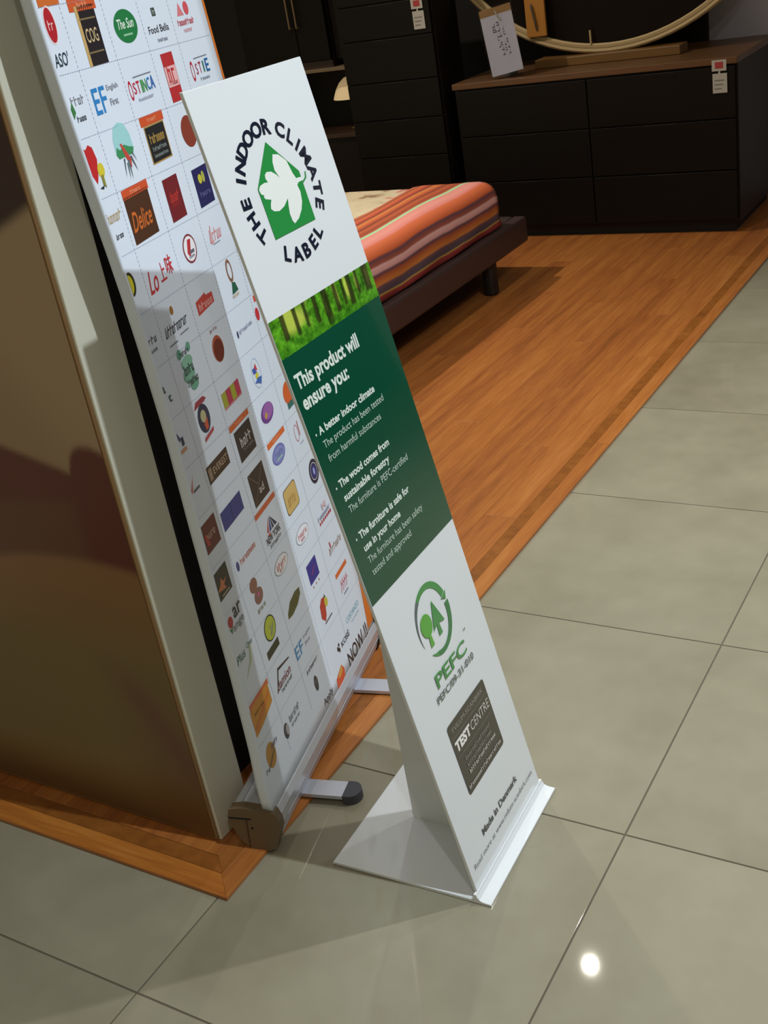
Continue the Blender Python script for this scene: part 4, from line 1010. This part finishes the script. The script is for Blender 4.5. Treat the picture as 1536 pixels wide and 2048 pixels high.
MB().tube([(-2.403, 5.424, 1.05), (-2.398, 5.417, 1.04), (-2.385, 5.416, .97), (-2.382, 5.424, .935)], .005).build('hook', mat('steel_hook', '6a665f', rough=.35, metal=.8), up_)
MB().tube([(-2.125, 5.444, .843), (-2.125, 5.440, .905)], .005).build('peg', FRM, mr)

# price sheet in a clear sleeve, propped on the sideboard
ps = thing('price_sheet', 'white price sheet in a clear sleeve propped on the left end of the sideboard', 'price sheet', (-2.47, 5.2, .763))
ang = math.radians(8.5)
ru = Vector((math.cos(ang), 0, math.sin(ang))); uu = Vector((-math.sin(ang), 0.05, math.cos(ang)))
po = Vector((-2.534, 5.195, .7655)); nn = ru.cross(uu).normalized()
if nn.y > 0:
    nn = -nn
def pq(x, y, d=0.0):
    return po + ru * x + uu * y + nn * d
def pbox(x0, x1, y0, y1, d0, d1):
    return MB().add([pq(x, y, d) for d in (d0, d1) for y in (y0, y1) for x in (x0, x1)], [(0, 2, 3, 1), (4, 5, 7, 6), (0, 1, 5, 4), (2, 6, 7, 3), (0, 4, 6, 2), (1, 3, 7, 5)])
pap = pbox(.006, .170, .006, .300, 0, .0012).build('paper', mat('price_paper', 'b9b9cc', rough=.5), ps)
pbox(.006, .170, .268, .300, .0014, .0020).build('printed_band', mat('ink_brownband', '8c6a3c', rough=.5), pap)
def price_marks():
    pr = Print()
    def place(v2, off):
        return [pq(x, y, .0016 + off) for x, y in v2]
    rn = random.Random(3)
    for (x0, x1, y0, y1, n_) in ((.058, .078, .190, .235, 2), (.082, .100, .165, .240, 3), (.104, .112, .10, .15, 2), (.085, .098, .085, .150, 3), (.118, .128, .085, .160, 3), (.075, .082, .12, .18, 2), (.108, .118, .17, .215, 2)):
        v2, f2 = scribble(n_, y0, y1, x0, x1)
        pr.add([(b, a) for a, b in v2], f2, '55566c', place)
    return pr.build('printed_price', pap)
price_marks()
sl = mat('clear_sleeve', 'ffffff', rough=.06)
_b = sl.node_tree.nodes['Principled BSDF']; _b.inputs['Transmission Weight'].default_value = 1.0; _b.inputs['IOR'].default_value = 1.15
pbox(0, .176, 0, .308, .0030, .0036).build('sleeve', sl, ps)
MB().tube([pq(.09, .285, .006), pq(.10, .255, .008), pq(.112, .235, .006)], .004).build('clip', mat('bright_steel', 'd8d8d8', rough=.15, metal=1), ps)
MB().add([pq(.05, .25, -.002), pq(.12, .25, -.002), pq(.12, .25, -.004), pq(.05, .25, -.004)] + [Vector((p[0], p[1], .763)) for p in ((-2.52, 5.29), (-2.44, 5.29), (-2.44, 5.295), (-2.52, 5.295))], [(0, 1, 5, 4), (1, 2, 6, 5), (2, 3, 7, 6), (3, 0, 4, 7), (0, 3, 2, 1), (4, 5, 6, 7)]).build('prop', mat('grey_card', '6a6a70', rough=.7), ps)

# price tags on the furniture fronts
TAGW = mat('tag_white', 'a8a49c', rough=.5)
TAGR = mat('tag_red', '9c3434', rough=.5)
def price_tag(label, x, z, y, w=.062, cut=1.0):
    t = thing('price_tag', label, 'tag', (x, y, z), 'price tags on the dark furniture')
    up = MB().box(x - w / 2, x + w / 2, y - .0045, y - .0025, z - .045, z, bev=.0006).build('upper_card', TAGW, t)
    MB().box(x - w * .28, x + w * .28, y - .0052, y - .0046, z - .034, z - .008).build('printed_mark', TAGR, up)
    lo = MB().box(x - w / 2 + .002, x + w / 2 + .002, y - .0045, y - .0025, z - .135, z - .055, bev=.0006).build('lower_card', TAGW, t)
    for k in range(3):
        MB().box(x - w * .34, x + w * (.34 - .1 * k), y - .0051, y - .0046, z - .085 - .017 * k, z - .080 - .017 * k).build('printed_line', mat('ink_tag', '77736c', rough=.5), lo)
    MB().box(x - .004, x + .004, y - .0035, y - .0006, z - .06, z - .01).build('tape', TAGW, t)
price_tag('small white and red price tag on the right end of the sideboard front', -1.449, .762 - .008, 5.16)
price_tag('small white and red price tag on the upper chest of drawers', -2.865, 1.163, 5.16)
